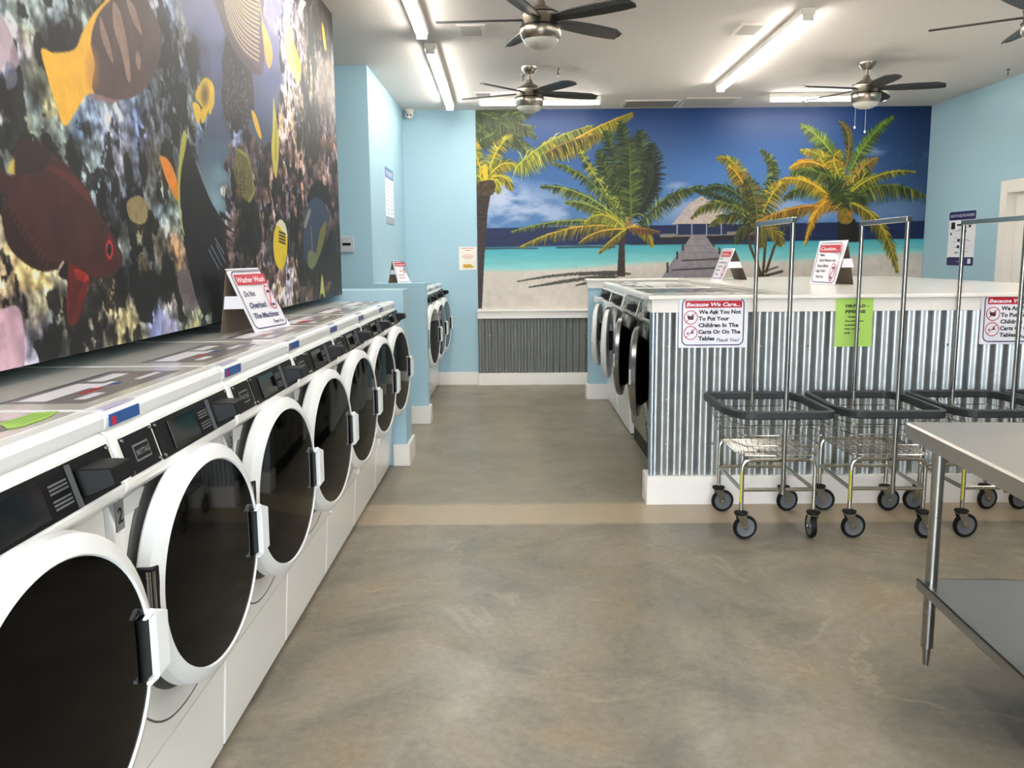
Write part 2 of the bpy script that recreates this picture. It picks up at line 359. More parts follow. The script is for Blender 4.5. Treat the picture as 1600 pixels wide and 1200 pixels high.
class Canvas:
    """paints a wall print; points are given where they lie in the photograph and carried onto the wall plane"""
    def __init__(s, axis, val, u0, u1, v0, v1, step):
        s.axis, s.val, s.u0, s.u1, s.v0, s.v1 = axis, val, u0, u1, v0, v1
        s.W = int((u1 - u0) / step) + 1; s.H = int((v1 - v0) / step) + 1
        s.su = (u1 - u0) / (s.W - 1); s.sv = (v1 - v0) / (s.H - 1)
        s.a = np.zeros((s.H, s.W, 3), np.float32)
        s.U = (u0 + np.arange(s.W) * s.su)[None].repeat(s.H, 0); s.V = (v1 - np.arange(s.H) * s.sv)[:, None].repeat(s.W, 1)
    def pt(s, x, y):
        r = ray(x, y); C = np.array([0, 0, CH])
        if s.axis == 'Y': q = C + r * (s.val / r[1]); return ((q[0] - s.u0) / s.su, (s.v1 - q[2]) / s.sv)
        q = C + r * (s.val / r[0]); return ((q[1] - s.u0) / s.su, (s.v1 - q[2]) / s.sv)
    def pts(s, l): return np.array([s.pt(*q) for q in l])
    def px(s):      # photograph position of each grid point
        if s.axis == 'Y': P = np.stack([s.U, np.full_like(s.U, s.val), s.V - CH], -1)
        else: P = np.stack([np.full_like(s.U, s.val), s.U, s.V - CH], -1)
        c = P @ CM.T; return 800 + F * c[..., 0] / -c[..., 2], 600 - F * c[..., 1] / -c[..., 2]
    def bb(s, P, pad=2):
        x0 = max(int(P[:, 0].min() - pad), 0); x1 = min(int(P[:, 0].max() + pad) + 1, s.W)
        y0 = max(int(P[:, 1].min() - pad), 0); y1 = min(int(P[:, 1].max() + pad) + 1, s.H); return x0, x1, y0, y1
    def mask(s, P):
        x0, x1, y0, y1 = s.bb(P)
        if x1 <= x0 or y1 <= y0: return None
        Y, X = np.mgrid[y0:y1, x0:x1]; ins = np.zeros(X.shape, np.float32)
        for oy, ox in ((-.25, -.25), (.25, .25), (-.25, .25), (.25, -.25)):
            i_ = np.zeros(X.shape, bool); n_ = len(P)
            for k in range(n_):
                ax_, ay = P[k]; bx, by = P[(k + 1) % n_]
                if ay == by: continue
                c_ = ((ay > Y + oy) != (by > Y + oy)) & (X + ox < (bx - ax_) * (Y + oy - ay) / (by - ay) + ax_); i_ ^= c_
            ins += i_ * .25
        return (x0, x1, y0, y1), ins
    def fill(s, poly, col, al=1.0, smooth=True, tex=0.0, seed=1, cell=6):
        P = s.pts(poly)
        if smooth:
            Q = []; n_ = len(P)
            for i in range(n_):
                p0, p1, p2, p3 = P[i - 1], P[i], P[(i + 1) % n_], P[(i + 2) % n_]
                for t_ in (0, .25, .5, .75):
                    Q.append(.5 * ((2 * p1) + (-p0 + p2) * t_ + (2 * p0 - 5 * p1 + 4 * p2 - p3) * t_ ** 2 + (-p0 + 3 * p1 - 3 * p2 + p3) * t_ ** 3))
            P = np.array(Q)
        r = s.mask(P)
        if r is None: return
        (x0, x1, y0, y1), m_ = r; m_ = (m_ * al)[..., None]; c_ = np.array(col, np.float32)[None, None]
        if tex: c_ = c_ * (1 + tex * 2 * (fbm(y1 - y0, x1 - x0, cell, seed, 3)[..., None] - .5))
        s.a[y0:y1, x0:x1] = s.a[y0:y1, x0:x1] * (1 - m_) + c_ * m_
    def seg(s, p0, p1, w0, w1, col, al=1.0):       # canvas coordinates
        P = np.array([p0, p1]); x0, x1, y0, y1 = s.bb(P, max(w0, w1) + 1)
        if x1 <= x0 or y1 <= y0: return
        Y, X = np.mgrid[y0:y1, x0:x1].astype(np.float32); dx, dy = p1[0] - p0[0], p1[1] - p0[1]; L2 = dx * dx + dy * dy + 1e-9
        t_ = np.clip(((X - p0[0]) * dx + (Y - p0[1]) * dy) / L2, 0, 1)
        dd = np.hypot(X - p0[0] - t_ * dx, Y - p0[1] - t_ * dy); w_ = w0 + (w1 - w0) * t_
        m_ = (np.clip(w_ - dd + .5, 0, 1) * al)[..., None]
        s.a[y0:y1, x0:x1] = s.a[y0:y1, x0:x1] * (1 - m_) + np.array(col, np.float32) * m_
    def line(s, l, wd, col, al=1.0):
        P = s.pts(l)
        for i in range(len(P) - 1): s.seg(P[i], P[i + 1], wd, wd, col, al)
    def bez(s, a, b_, c_, wd, col, al=1, n=14):
        s.line([((1 - t_) ** 2 * a[0] + 2 * t_ * (1 - t_) * b_[0] + t_ * t_ * c_[0], (1 - t_) ** 2 * a[1] + 2 * t_ * (1 - t_) * b_[1] + t_ * t_ * c_[1]) for t_ in np.linspace(0, 1, n)], wd, col, al)
    def soft(s, x, y, rx, ry, col, al=1.0):
        """soft-edged blot, radii in photograph pixels"""
        X, Y = s.PX; m_ = np.clip(1.3 - np.hypot((X - x) / rx, (Y - y) / ry) * 1.3, 0, 1) ** .8 * al
        s.a = s.a * (1 - m_[..., None]) + np.array(col, np.float32) * m_[..., None]
    def mesh(s, name, off, rough=.5, k=1.0, ink=1.0):
        W, H = s.W, s.H; me = bpy.data.meshes.new(name); co = np.zeros((H, W, 3), np.float32)
        if s.axis == 'Y': co[..., 0] = s.U; co[..., 1] = s.val; co[..., 2] = s.V
        else: co[..., 0] = s.val; co[..., 1] = s.U; co[..., 2] = s.V
        i_ = np.arange(H * W).reshape(H, W); q = np.stack([i_[:-1, :-1], i_[1:, :-1], i_[1:, 1:], i_[:-1, 1:]], -1).reshape(-1, 4)
        if s.axis == 'Xx': q = q[:, ::-1]
        # thin backing so that the print has a thickness
        bk = co.copy()
        if s.axis == 'Y': bk[..., 1] += off
        else: bk[..., 0] -= off
        b4 = bk[[0, 0, -1, -1], [0, -1, 0, -1]]; o = H * W
        allv = np.concatenate([co.reshape(-1, 3), b4]); c0, c1_, c2, c3 = i_[0, 0], i_[0, -1], i_[-1, 0], i_[-1, -1]
        ex = np.array([[c0, o, o + 1, c1_], [c2, c3, o + 3, o + 2], [c0, c2, o + 2, o], [c1_, o + 1, o + 3, c3]])
        q = np.concatenate([q, ex]); nf = len(q)
        me.vertices.add(len(allv)); me.vertices.foreach_set('co', allv.ravel())
        me.loops.add(nf * 4); me.loops.foreach_set('vertex_index', q.ravel().astype(np.int32))
        me.polygons.add(nf); me.polygons.foreach_set('loop_start', np.arange(0, nf * 4, 4, dtype=np.int32))
        me.update(calc_edges=True)
        at = me.color_attributes.new('print', 'FLOAT_COLOR', 'POINT')
        c_ = np.clip(s.a * k / 255, 0, 1); c_ = np.where(c_ <= .04045, c_ / 12.92, ((c_ + .055) / 1.055) ** 2.4) ** ink
        full = np.concatenate([np.concatenate([c_.reshape(-1, 3), np.zeros((4, 3)) + .1]), np.ones((len(allv), 1))], 1).astype(np.float32)
        at.data.foreach_set('color', full.ravel())
        mt = bpy.data.materials.new(name + '_print'); mt.use_nodes = True; tt = mt.node_tree; bb_ = tt.nodes['Principled BSDF']
        an = tt.nodes.new('ShaderNodeAttribute'); an.attribute_name = 'print'; tt.links.new(an.outputs['Color'], bb_.inputs['Base Color'])
        bb_.inputs['Roughness'].default_value = rough; bb_.inputs['Specular IOR Level'].default_value = .35
        me.materials.append(mt); o = bpy.data.objects.new(name, me); COL.objects.link(o); return o

# ---- beach print
cv = Canvas('Y', D - .006, -.412, XR - .004, .851, ZC - .002, .006); cv.PX = X, Y = cv.px()
hz = 357 - (X - 742) * 12 / 713
top = np.clip((Y - 168) / 190, 0, 1)[..., None]
sky = np.array([42, 76, 128.]) * (1 - top) + np.array([98, 136, 180.]) * top
gl = np.clip(1 - np.hypot((X - 1120) / 260, (Y - 270) / 130), 0, 1)[..., None]; sky = sky + gl * np.array([20, 28, 36])
rt = np.clip((X - 1330) / 140, 0, 1)[..., None]; sky = sky * (1 - .28 * rt)
nz = fbm(cv.H, cv.W, 60, 3, 5, (.5, 1.2))
def cloud(x, y, rx, ry, k, thr=.45):
    m_ = np.clip(1 - np.hypot((X - x) / rx, (Y - y) / ry), 0, 1) ** .7 * np.clip((nz - thr) * 5, 0, 1) * k
    return m_[..., None]
for a_ in ((800, 325, 130, 48, .8, .42), (880, 345, 90, 30, .5, .4), (785, 305, 45, 34, .8, .35), (1062, 296, 26, 14, 1., .3), (1110, 325, 110, 34, .75, .36), (1240, 330, 90, 36, .6, .42), (1380, 236, 60, 10, .6, .4), (1435, 247, 40, 12, .6, .35), (1400, 330, 90, 40, .3, .4)):
    c_ = cloud(*a_); sky = sky * (1 - c_) + np.array([196, 200, 216.]) * c_
img = sky
wn = fbm(cv.H, cv.W, 24, 8, 4, (.25, 2))[..., None]
t1 = hz + 30 - (X - 742) * 3 / 713; t2 = hz + 66 - (X - 742) * 15 / 713; t2 = t2 + 2.5 * np.sin(X / 60.)
sea = np.array([30, 48, 92.]) * (.85 + .3 * wn)
k_ = np.clip((Y - t1) / (t2 - t1), 0, 1)[..., None]
tq = np.array([84, 170, 184.]) * (1 - k_) + np.array([156, 214, 210.]) * k_; tq = tq * (.95 + .1 * wn)
sand = np.array([216, 206, 196.]) * (.96 + .08 * fbm(cv.H, cv.W, 10, 4, 3)[..., None])
def step(img, new, edge, soft_):
    m_ = np.clip((Y - edge) / soft_ + .5, 0, 1)[..., None]; return img * (1 - m_) + new * m_
img = step(img, sea, hz, 1.2); img = step(img, tq, t1, 2.5); img = step(img, sand, t2, 7)
cv.a = img.astype(np.float32)
def L_(x, y): return (x, y - (x - 742) * .004)
for x0, x1, y0, w_ in ((755, 840, 389, 1.2), (870, 960, 387, 1.4), (1230, 1450, 373, 1.), (985, 1190, 381, 2.2)):
    cv.line([(x0, y0), ((x0 + x1) / 2, y0 - 1), (x1, y0 - 1)], w_, (38, 46, 52), .8)
# shadows printed on the sand
# hut and pier
cv.fill([(1030, 366), (1186, 360), (1188, 366), (1032, 371)], (150, 142, 134), smooth=False)
cv.fill([(1028, 371), (1186, 367), (1186, 374), (1030, 377)], (50, 48, 52), smooth=False)
cv.fill([(1056, 346), (1134, 346), (1136, 366), (1056, 367)], (38, 56, 96), smooth=False)
for x in (1058, 1081, 1104, 1127): cv.line([(x, 347), (x, 366)], .8, (198, 200, 205))
cv.fill([(1050, 350), (1078, 318), (1096, 306), (1118, 318), (1142, 349)], (198, 184, 178), smooth=False, tex=.12, cell=3)
cv.fill([(1034, 434), (1050, 408), (1068, 386), (1080, 368), (1102, 367), (1113, 383), (1127, 396), (1133, 412), (1131, 434)], (158, 150, 154), smooth=False, tex=.1, cell=8)
for y_, a_, b_ in ((374, 1079, 1104), (384, 1070, 1113), (395, 1062, 1125), (408, 1052, 1130), (419, 1045, 1131)):
    cv.line([(a_, y_), (b_, y_ - .5)], .4, (124, 118, 122), .6)
cv.line([(1066, 407), (1132, 404)], 1., (60, 54, 58)); cv.line([(1050, 422), (1132, 418)], 1.1, (60, 54, 58))
for x, y_, h_ in ((1043, 411, 14), (1058, 394, 10), (1067, 384, 7), (1124, 388, 8), (1115, 378, 6), (1131, 400, 8)):
    cv.line([(x, y_), (x, y_ + h_)], 1.7, (70, 58, 54))
# palms
GY = (196, 184, 60); YL = (224, 182, 58); LG = (160, 172, 78); MG = (104, 122, 58); DG = (56, 74, 44); BR = (146, 118, 62); OR = (216, 158, 60)
def frond(p0, p1, p2, ln, cols, n=46, droop=.9, w0=1.25, seed=0, taper=.35):
    n = int(n * 2.5); w0 *= .74; rs = np.random.RandomState(seed); A, B_, C_ = cv.pts([p0, p1, p2]); ln = ln * 1.18
    for i in range(n):
        t_ = (i + .5) / n; P = (1 - t_) ** 2 * A + 2 * t_ * (1 - t_) * B_ + t_ * t_ * C_
        T = 2 * (1 - t_) * (B_ - A) + 2 * t_ * (C_ - B_); T = T / (np.hypot(*T) + 1e-6); N = np.array([-T[1], T[0]])
        for sd in (-1, 1):
            l_ = ln * (math.sin(math.pi * (t_ * .86 + .1)) ** .6 * (1 - taper * t_)) * rs.uniform(.6, 1.15)
            q = N * sd * (.75 + .2 * rs.rand()) + T * (.7 + .3 * rs.rand()); q = q / np.hypot(*q); q[1] += droop * (.4 + .6 * rs.rand()); q = q / np.hypot(*q)
            c_ = np.array(cols[rs.randint(len(cols))]) * rs.uniform(.6, 1.15)
            if sd * N[1] > 0: c_ = c_ * .82
            m_ = P + q * l_ * .55; e_ = m_ + (q + np.array([0, .35 * droop])) * l_ * .45
            cv.seg(P, m_, w0, w0 * .85, c_, .95); cv.seg(m_, e_, w0 * .85, .3, c_, .95)
    for i in range(12):
        t0, t1_ = i / 12, (i + 1) / 12; f_ = lambda t_: (1 - t_) ** 2 * A + 2 * t_ * (1 - t_) * B_ + t_ * t_ * C_
        cv.seg(f_(t0), f_(t1_), 1.1 * (1 - t0) + .4, 1.1 * (1 - t1_) + .4, np.array(cols[0]) * .95 + 12)
for k, (a_, b_, c_, l_) in enumerate((((985, 428), (900, 422), (808, 440), 4.5), ((960, 430), (900, 436), (826, 449), 5), ((975, 427), (950, 424), (905, 430), 5), ((965, 432), (925, 440), (900, 446), 4))):
    frond(a_, b_, c_, l_, [(96, 92, 84), (116, 110, 100), (86, 82, 76)], n=44, droop=0, seed=300 + k)
# left-edge palm
cv.fill([(742, 296), (768, 296), (762, 330), (757, 400), (753, 482), (743, 482)], (66, 54, 48), tex=.3, cell=4, smooth=False)
for y_ in range(304, 480, 7): cv.line([(744, y_), (761 - (y_ - 300) * .045, y_ + 1)], .5, (104, 84, 62), .6)
cv.fill([(738, 160), (836, 160), (822, 182), (808, 206), (786, 222), (760, 226), (738, 236)], (58, 74, 44), tex=.5, cell=5)
for k in range(14): frond((742 + (k * 37) % 60, 172 + (k * 13) % 34), (770 + (k * 23) % 50, 176 + (k * 29) % 30), (800 + (k * 17) % 40, 190 + (k * 31) % 56), 15, [DG, MG, (120, 132, 66), (150, 160, 96)][k % 2:], seed=200 + k, n=20, droop=1.3)
for k, (a_, b_, c_) in enumerate((((742, 190), (790, 170), (838, 215)), ((742, 215), (780, 175), (830, 178)), ((742, 230), (776, 196), (826, 226)), ((742, 176), (790, 185), (822, 238)))):
    frond(a_, b_, c_, 22, [DG, MG, (130, 140, 70)], seed=20 + k, n=40)
for k, (a_, b_, c_) in enumerate((((757, 280), (740, 240), (742, 215)), ((760, 280), (775, 222), (800, 212)), ((760, 282), (785, 240), (810, 262)), ((758, 282), (790, 262), (800, 296)), ((754, 284), (744, 262), (742, 290)), ((760, 285), (772, 270), (780, 300)))):
    frond(a_, b_, c_, 17, [GY, YL, LG, MG][: 4], seed=30 + k, n=34)
cv.fill([(754, 262), (761, 258), (762, 284), (757, 288)], YL)
cv.fill([(746, 286), (772, 282), (770, 304), (746, 304)], (84, 68, 48), tex=.3, cell=4)
frond((806, 262), (850, 214), (925, 196), 30, [LG, GY, (200, 200, 90), MG], seed=41, n=60, droop=1.6)
frond((868, 238), (920, 200), (988, 176), 24, [YL, GY, LG], seed=42, n=60, droop=1.8)
frond((850, 240), (890, 215), (940, 210), 22, [BR, GY, DG], seed=43, n=40, droop=1.9)
# centre palm
cv.fill([(964, 432), (967, 380), (966, 355), (982, 355), (976, 382), (977, 432)], (74, 58, 48), tex=.25, cell=4, smooth=False)
cv.fill([(968, 350), (972, 320), (982, 318), (988, 352)], (150, 124, 84), tex=.3, cell=4)
for k, (a_, b_, c_, l_, cs) in enumerate((
        ((982, 330), (960, 260), (948, 205), 30, [DG, MG]), ((984, 330), (985, 250), (970, 190), 30, [DG, MG, (84, 104, 50)]), ((988, 330), (1010, 250), (1000, 205), 30, [DG, MG]),
        ((990, 330), (1030, 280), (1018, 225), 28, [DG, (44, 60, 40)]), ((984, 335), (950, 290), (935, 235), 24, [DG, MG]), ((988, 340), (1020, 300), (1022, 262), 24, [DG, (44, 60, 40)]),
        ((986, 340), (985, 280), (984, 220), 26, [MG, (120, 140, 60), DG]), ((980, 345), (930, 280), (905, 232), 15, [LG, DG, GY]), ((975, 345), (925, 268), (864, 254), 14, [MG, LG, DG]),
        ((975, 350), (915, 290), (846, 290), 20, [LG, MG, DG]), ((975, 352), (925, 312), (884, 315), 17, [LG, MG]), ((972, 355), (900, 330), (798, 362), 15, [LG, DG, MG]),
        ((975, 356), (900, 340), (812, 386), 20, [YL, GY, MG]), ((976, 356), (940, 318), (912, 350), 18, [GY, LG]), ((978, 358), (930, 355), (905, 380), 14, [YL, BR, MG]),
        ((978, 358), (960, 370), (935, 394), 13, [GY, BR]), ((980, 356), (1010, 345), (1020, 384), 18, [YL, GY, MG]), ((1000, 352), (1040, 300), (1096, 290), 20, [DG, MG, LG]),
        ((985, 356), (1010, 356), (1030, 362), 10, [BR, (180, 110, 60)]))):
    frond(a_, b_, c_, l_, cs, seed=50 + k, n=44, droop=.5 if k < 7 else 1.2)
# clump palm
for l in ([(1190, 430), (1172, 385), (1168, 350)], [(1192, 430), (1196, 380), (1190, 330)], [(1186, 430), (1180, 380), (1182, 320)], [(1197, 425), (1210, 385), (1225, 360)]):
    cv.line(l, 2.4, (92, 72, 52))
cv.line([(1180, 432), (1200, 430), (1222, 424)], 2.5, (70, 62, 52), .8); cv.line([(1195, 424), (1215, 417)], 1.5, (70, 62, 52), .8)
for k, (a_, b_, c_, l_, cs) in enumerate((
        ((1180, 320), (1150, 235), (1121, 247), 16, [GY, LG, BR]), ((1188, 315), (1230, 260), (1188, 234), 14, [DG, LG, MG]), ((1180, 322), (1150, 260), (1140, 262), 18, [YL, GY, BR]),
        ((1180, 330), (1130, 270), (1095, 300), 17, [MG, DG, (90, 110, 80)]), ((1185, 335), (1120, 300), (1084, 296), 13, [DG, MG]), ((1180, 345), (1120, 290), (1081, 340), 18, [MG, GY, DG]),
        ((1182, 350), (1140, 320), (1110, 352), 18, [DG, MG, GY]), ((1186, 350), (1205, 290), (1232, 282), 22, [GY, MG, YL]), ((1186, 352), (1220, 330), (1260, 330), 22, [MG, GY, BR]),
        ((1182, 360), (1160, 345), (1150, 378), 18, [DG, BR, MG]), ((1186, 360), (1215, 350), (1222, 382), 20, [BR, GY, MG]), ((1184, 350), (1180, 290), (1165, 280), 22, [MG, BR, DG]), ((1190, 350), (1190, 360), (1190, 384), 20, [BR, MG]))):
    frond(a_, b_, c_, l_, cs, seed=80 + k, n=40, droop=1.0)
# right palm
cv.fill([(1309, 345), (1309, 378), (1346, 378), (1336, 342)], (40, 34, 32), smooth=False, tex=.3, cell=4)
cv.fill([(1310, 346), (1312, 310), (1326, 300), (1332, 345)], (140, 120, 50), tex=.2, cell=4)
cv.line([(1326, 335), (1345, 315)], 2., (190, 120, 60))
for k, (a_, b_, c_, l_, cs, dr) in enumerate((
        ((1318, 270), (1290, 215), (1252, 195), 20, [(150, 180, 70), LG, MG], .7), ((1322, 260), (1335, 205), (1312, 190), 11, [BR, MG], .3), ((1328, 270), (1350, 215), (1396, 182), 17, [(120, 160, 60), MG, LG], .6),
        ((1318, 280), (1290, 235), (1252, 235), 18, [LG, YL, GY], .8), ((1316, 285), (1270, 235), (1236, 262), 22, [YL, OR, GY], 1.0), ((1320, 290), (1290, 240), (1312, 238), 20, [GY, YL, MG], 1.0),
        ((1322, 300), (1290, 255), (1236, 270), 24, [MG, LG, DG], 1.0), ((1322, 300), (1340, 260), (1370, 246), 20, [(206, 150, 80), GY, MG], 1.2), ((1326, 300), (1360, 262), (1362, 290), 24, [GY, MG, DG], 1.2),
        ((1330, 300), (1370, 262), (1430, 268), 12, [GY, MG], 1.1), ((1330, 306), (1390, 272), (1446, 306), 26, [MG, GY, DG], 1.5), ((1318, 312), (1270, 270), (1225, 310), 24, [DG, MG, LG], 1.0),
        ((1310, 318), (1260, 270), (1222, 280), 18, [YL, GY], 1.0), ((1316, 318), (1340, 300), (1352, 310), 26, [DG, MG], 1.2), ((1310, 325), (1260, 310), (1182, 346), 18, [OR, YL, BR], 1.1),
        ((1316, 318), (1280, 290), (1258, 382), 18, [YL, OR, (232, 190, 70)], .7), ((1326, 316), (1384, 330), (1402, 424), 25, [GY, MG, YL], .9), ((1326, 320), (1310, 290), (1300, 285), 26, [DG, MG], 1))):
    frond(a_, b_, c_, l_, cs, seed=110 + k, n=46, droop=dr)
o = cv.mesh('beach_mural', .004, .4, 1.0, 1.22)
tag(o, 'wide printed tropical beach mural with palms and pier on the back wall', 'mural')

# ---- reef print
cv = Canvas('X', -1.179, .55, B1, 1.204, ZC - .002, .0042); cv.PX = X, Y = cv.px()
seeds = [(10,10,120,130,115),(40,30,138,148,132),(90,60,72,76,74),(110,40,98,104,96),(75,75,64,66,66),(130,15,124,134,124),(20,90,205,188,198),(2,60,205,195,204),(8,150,112,88,96),(50,120,98,104,92),
(45,180,112,118,92),(80,190,140,140,108),(120,200,112,128,142),(150,180,128,142,162),(180,230,124,128,150),(230,190,96,102,132),(215,150,92,106,132),(255,80,90,96,116),(280,30,126,140,156),(270,60,100,106,122),
(300,100,80,86,106),(262,130,74,84,104),(300,150,108,120,118),(285,180,90,98,100),(300,20,132,138,192),(330,40,122,128,196),(335,100,104,114,182),(340,150,88,108,168),(345,200,82,106,152),(345,240,86,126,162),(345,280,116,166,192),(335,310,130,176,196),
(420,80,122,128,192),(430,20,152,148,200),(420,130,92,112,172),(415,170,86,106,160),(408,200,80,100,140),(360,90,66,62,76),(362,130,74,70,80),(378,160,72,70,78),(368,185,62,60,66),(350,150,90,108,160),
(450,30,192,168,172),(470,60,168,144,144),(450,90,178,152,152),(490,30,100,86,80),(510,60,94,84,80),(500,110,142,126,116),(516,130,172,156,146),(450,150,190,162,142),(445,190,188,148,112),(480,180,94,84,80),
(500,200,130,106,106),(440,240,152,122,116),(465,260,142,112,106),(490,240,72,66,62),(510,250,142,116,120),(480,300,120,92,90),(400,240,112,102,112),(380,220,110,110,130),(360,260,112,106,116),(350,300,96,92,96),
(400,300,84,70,74),(420,330,132,112,120),(385,340,42,40,42),(395,370,38,36,40),(365,340,132,112,112),(370,380,112,106,106),(450,320,120,96,100),(440,370,80,70,74),(470,370,48,44,44),(515,320,110,86,86),(516,380,58,50,50),
(500,420,58,54,52),(450,430,162,146,146),(430,440,152,140,136),(480,420,54,50,50),(420,400,92,82,86),(400,400,122,106,116),(528,430,98,88,84),(150,260,134,152,152),(140,280,156,168,164),(120,240,68,74,78),(180,250,122,118,118),
(190,300,84,84,84),(215,290,122,120,122),(230,270,88,84,80),(245,300,112,112,96),(175,330,56,58,60),(180,360,52,54,54),(215,370,152,142,98),(240,360,106,100,96),(260,330,120,138,138),(250,400,102,96,80),(270,390,124,98,72),
(180,390,132,140,140),(200,430,52,50,48),(240,440,50,48,48),(290,450,120,112,112),(320,440,38,38,48),(340,460,44,42,44),(10,420,170,156,130),(40,430,168,158,122),(60,460,154,148,116),(20,470,68,58,56),(90,470,142,136,110),
(150,450,142,136,130),(170,480,152,136,102),(60,510,120,110,106),(70,540,56,54,54),(95,550,56,54,52),(130,500,142,136,110),(140,540,146,142,126),(165,510,62,60,58),(200,500,172,152,92),(210,530,168,152,96),(245,500,156,162,192),
(260,520,162,156,182),(15,520,225,190,205),(25,560,216,182,196),(58,570,180,170,170),(225,460,44,42,42),(300,500,110,110,80),(5,240,140,142,128),(15,200,126,132,118),(60,220,120,120,100),(95,235,118,120,96),(0,330,150,146,136),(-60,300,120,120,110),(-60,100,120,125,120),(-60,520,150,140,130)]
S = np.array(seeds, np.float32)
low = slice(None, None, 4); Xl, Yl = X[low, low], Y[low, low]
wx = (fbm(*Xl.shape, 12, 77) - .5) * 60; wy = (fbm(*Xl.shape, 12, 78) - .5) * 60
rng_ = np.clip(np.abs(Xl), 60, 400) * 0 + 1
num = np.zeros(Xl.shape + (3,), np.float32); den = np.zeros(Xl.shape, np.float32)
for q in S:
    wgt = 1 / (((Xl + wx * .5 - q[0]) ** 2 + ((Yl + wy * .6 - q[1]) * .75) ** 2) + 30) ** 2.2; num += wgt[..., None] * q[2:]; den += wgt
colf = (num / den[..., None]).repeat(4, 0).repeat(4, 1)[:cv.H, :cv.W]
def blur(a, k):
    for ax_ in (0, 1):
        c_ = np.cumsum(np.concatenate([np.repeat(a.take([0], ax_), k, ax_), a, np.repeat(a.take([-1], ax_), k, ax_)], ax_), ax_)
        n_ = a.shape[ax_]; a = (c_.take(range(2 * k - 1, 2 * k - 1 + n_), ax_) - c_.take(range(0, n_), ax_)) / (2 * k - 1) if True else a
    return a
colf = blur(colf.astype(np.float64), 4).astype(np.float32)
H_, W_ = cv.H, cv.W
f1_ = fbm(H_, W_, 42, 5, 6); f2_ = fbm(H_, W_, 14, 6, 4)
w1, i1 = worley(H_, W_, 30, 11, (1.1, .8), .8); w2, i2 = worley(H_, W_, 11, 12, (1, .8), .6); w3, i3 = worley(H_, W_, 8, 13, (1.5, 1.3), .4)
knob = np.clip(1.25 - w2 * 1.5, 0, 1.2); big = np.clip(1.3 - w1 * 1.35, 0.15, 1.2)
water = np.clip((colf[..., 2] - colf[..., 0] - 26) / 22, 0, 1) * (X > 262)
def sstep(a, lo, hi): q = np.clip((a - lo) / (hi - lo), 0, 1); return q * q * (3 - 2 * q)
f3_ = fbm(H_, W_, 15, 31, 5, (1.2, .9)) * .75 + fbm(H_, W_, 40, 33, 3) * .25; f4_ = fbm(H_, W_, 5, 32, 3)
lum = (colf @ np.array([.3, .5, .2], np.float32))
thr = .56 - (lum - 60) / 110 * .14
patch = sstep(f3_, thr - .03, thr + .03)
tex = .42 + patch * (.26 + .50 * knob + .5 * big * (f1_ + .1)) + .8 * (f2_ - .5) + .8 * (f4_ - .5)
tex = tex + .55 * sstep(f2_, .58, .68) * patch * knob - .16 * (1 - patch) * sstep(f4_, .4, .6)
tex = np.clip(tex, .22, 1.9)
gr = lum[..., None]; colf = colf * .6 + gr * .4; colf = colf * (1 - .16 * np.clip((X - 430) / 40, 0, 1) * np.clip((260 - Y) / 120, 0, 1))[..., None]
tint = np.stack([1 + .16 * (i1 - .5), 1 + .05 * (i1 - .5), 1 - .18 * (i1 - .5)], -1)
tex = tex * (1 - water) + 1.0 * water
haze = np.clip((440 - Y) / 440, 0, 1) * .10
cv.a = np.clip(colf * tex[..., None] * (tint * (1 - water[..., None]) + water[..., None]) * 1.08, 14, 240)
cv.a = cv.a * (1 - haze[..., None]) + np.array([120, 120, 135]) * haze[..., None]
# sunlit haze high on the right, smooth sponges
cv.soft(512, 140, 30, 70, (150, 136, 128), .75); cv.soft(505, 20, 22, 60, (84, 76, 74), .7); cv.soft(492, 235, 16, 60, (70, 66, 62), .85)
cv.fill([(352, 76), (360, 72), (372, 76), (384, 98), (392, 110), (396, 140), (395, 178), (380, 196), (360, 192), (350, 180), (346, 150), (348, 120), (346, 96)], (64, 60, 70), .85, tex=.5, cell=5)
rs = np.random.RandomState(9)
for k in range(240):
    x = rs.uniform(349, 394); y_ = rs.uniform(84, 190); P = cv.pt(x, y_); c_ = rs.uniform(80, 170); cv.seg(P, (P[0] + rs.uniform(-3, 3), P[1] + rs.uniform(-3, 3)), 1., .5, (c_, c_ * .97, c_ * 1.05), .7)
cv.fill([(-4, 22), (6, 30), (20, 60), (30, 95), (22, 108), (10, 100), (-4, 110)], (208, 190, 200), .85, tex=.12, cell=12)
cv.fill([(10, 96), (24, 104), (26, 130), (12, 140), (8, 120)], (150, 150, 172), .7, tex=.1)
cv.fill([(-6, 500), (12, 480), (30, 482), (38, 520), (38, 575), (30, 610), (-6, 610)], (226, 194, 208), .92, tex=.22, cell=16)
cv.fill([(198, 318), (212, 306), (226, 312), (230, 340), (222, 350), (204, 344)], (176, 162, 122), .95, tex=.08)
cv.fill([(278, 428), (290, 420), (306, 432), (312, 465), (302, 486), (288, 476), (279, 450)], (140, 130, 132), .9, tex=.15, cell=10)
for x, y_, h_, c_ in ((247, 500, 40, (170, 176, 214)), (258, 505, 34, (182, 184, 214)), (240, 515, 26, (160, 166, 204)), (268, 512, 24, (170, 170, 200)), (262, 520, 20, (190, 180, 200))):
    for j in range(5): cv.fill([(x - 6 + j * 3, y_ + 24), (x - 5 + j * 3, y_ - h_ * .5 + abs(j - 2) * 6), (x - 3 + j * 3, y_ - h_ * .5 + abs(j - 2) * 6 + 2), (x - 1 + j * 3, y_ + 24)], np.array(c_) * (.85 + .08 * j), .9)
rs = np.random.RandomState(4)      # finger corals of the right-hand reef
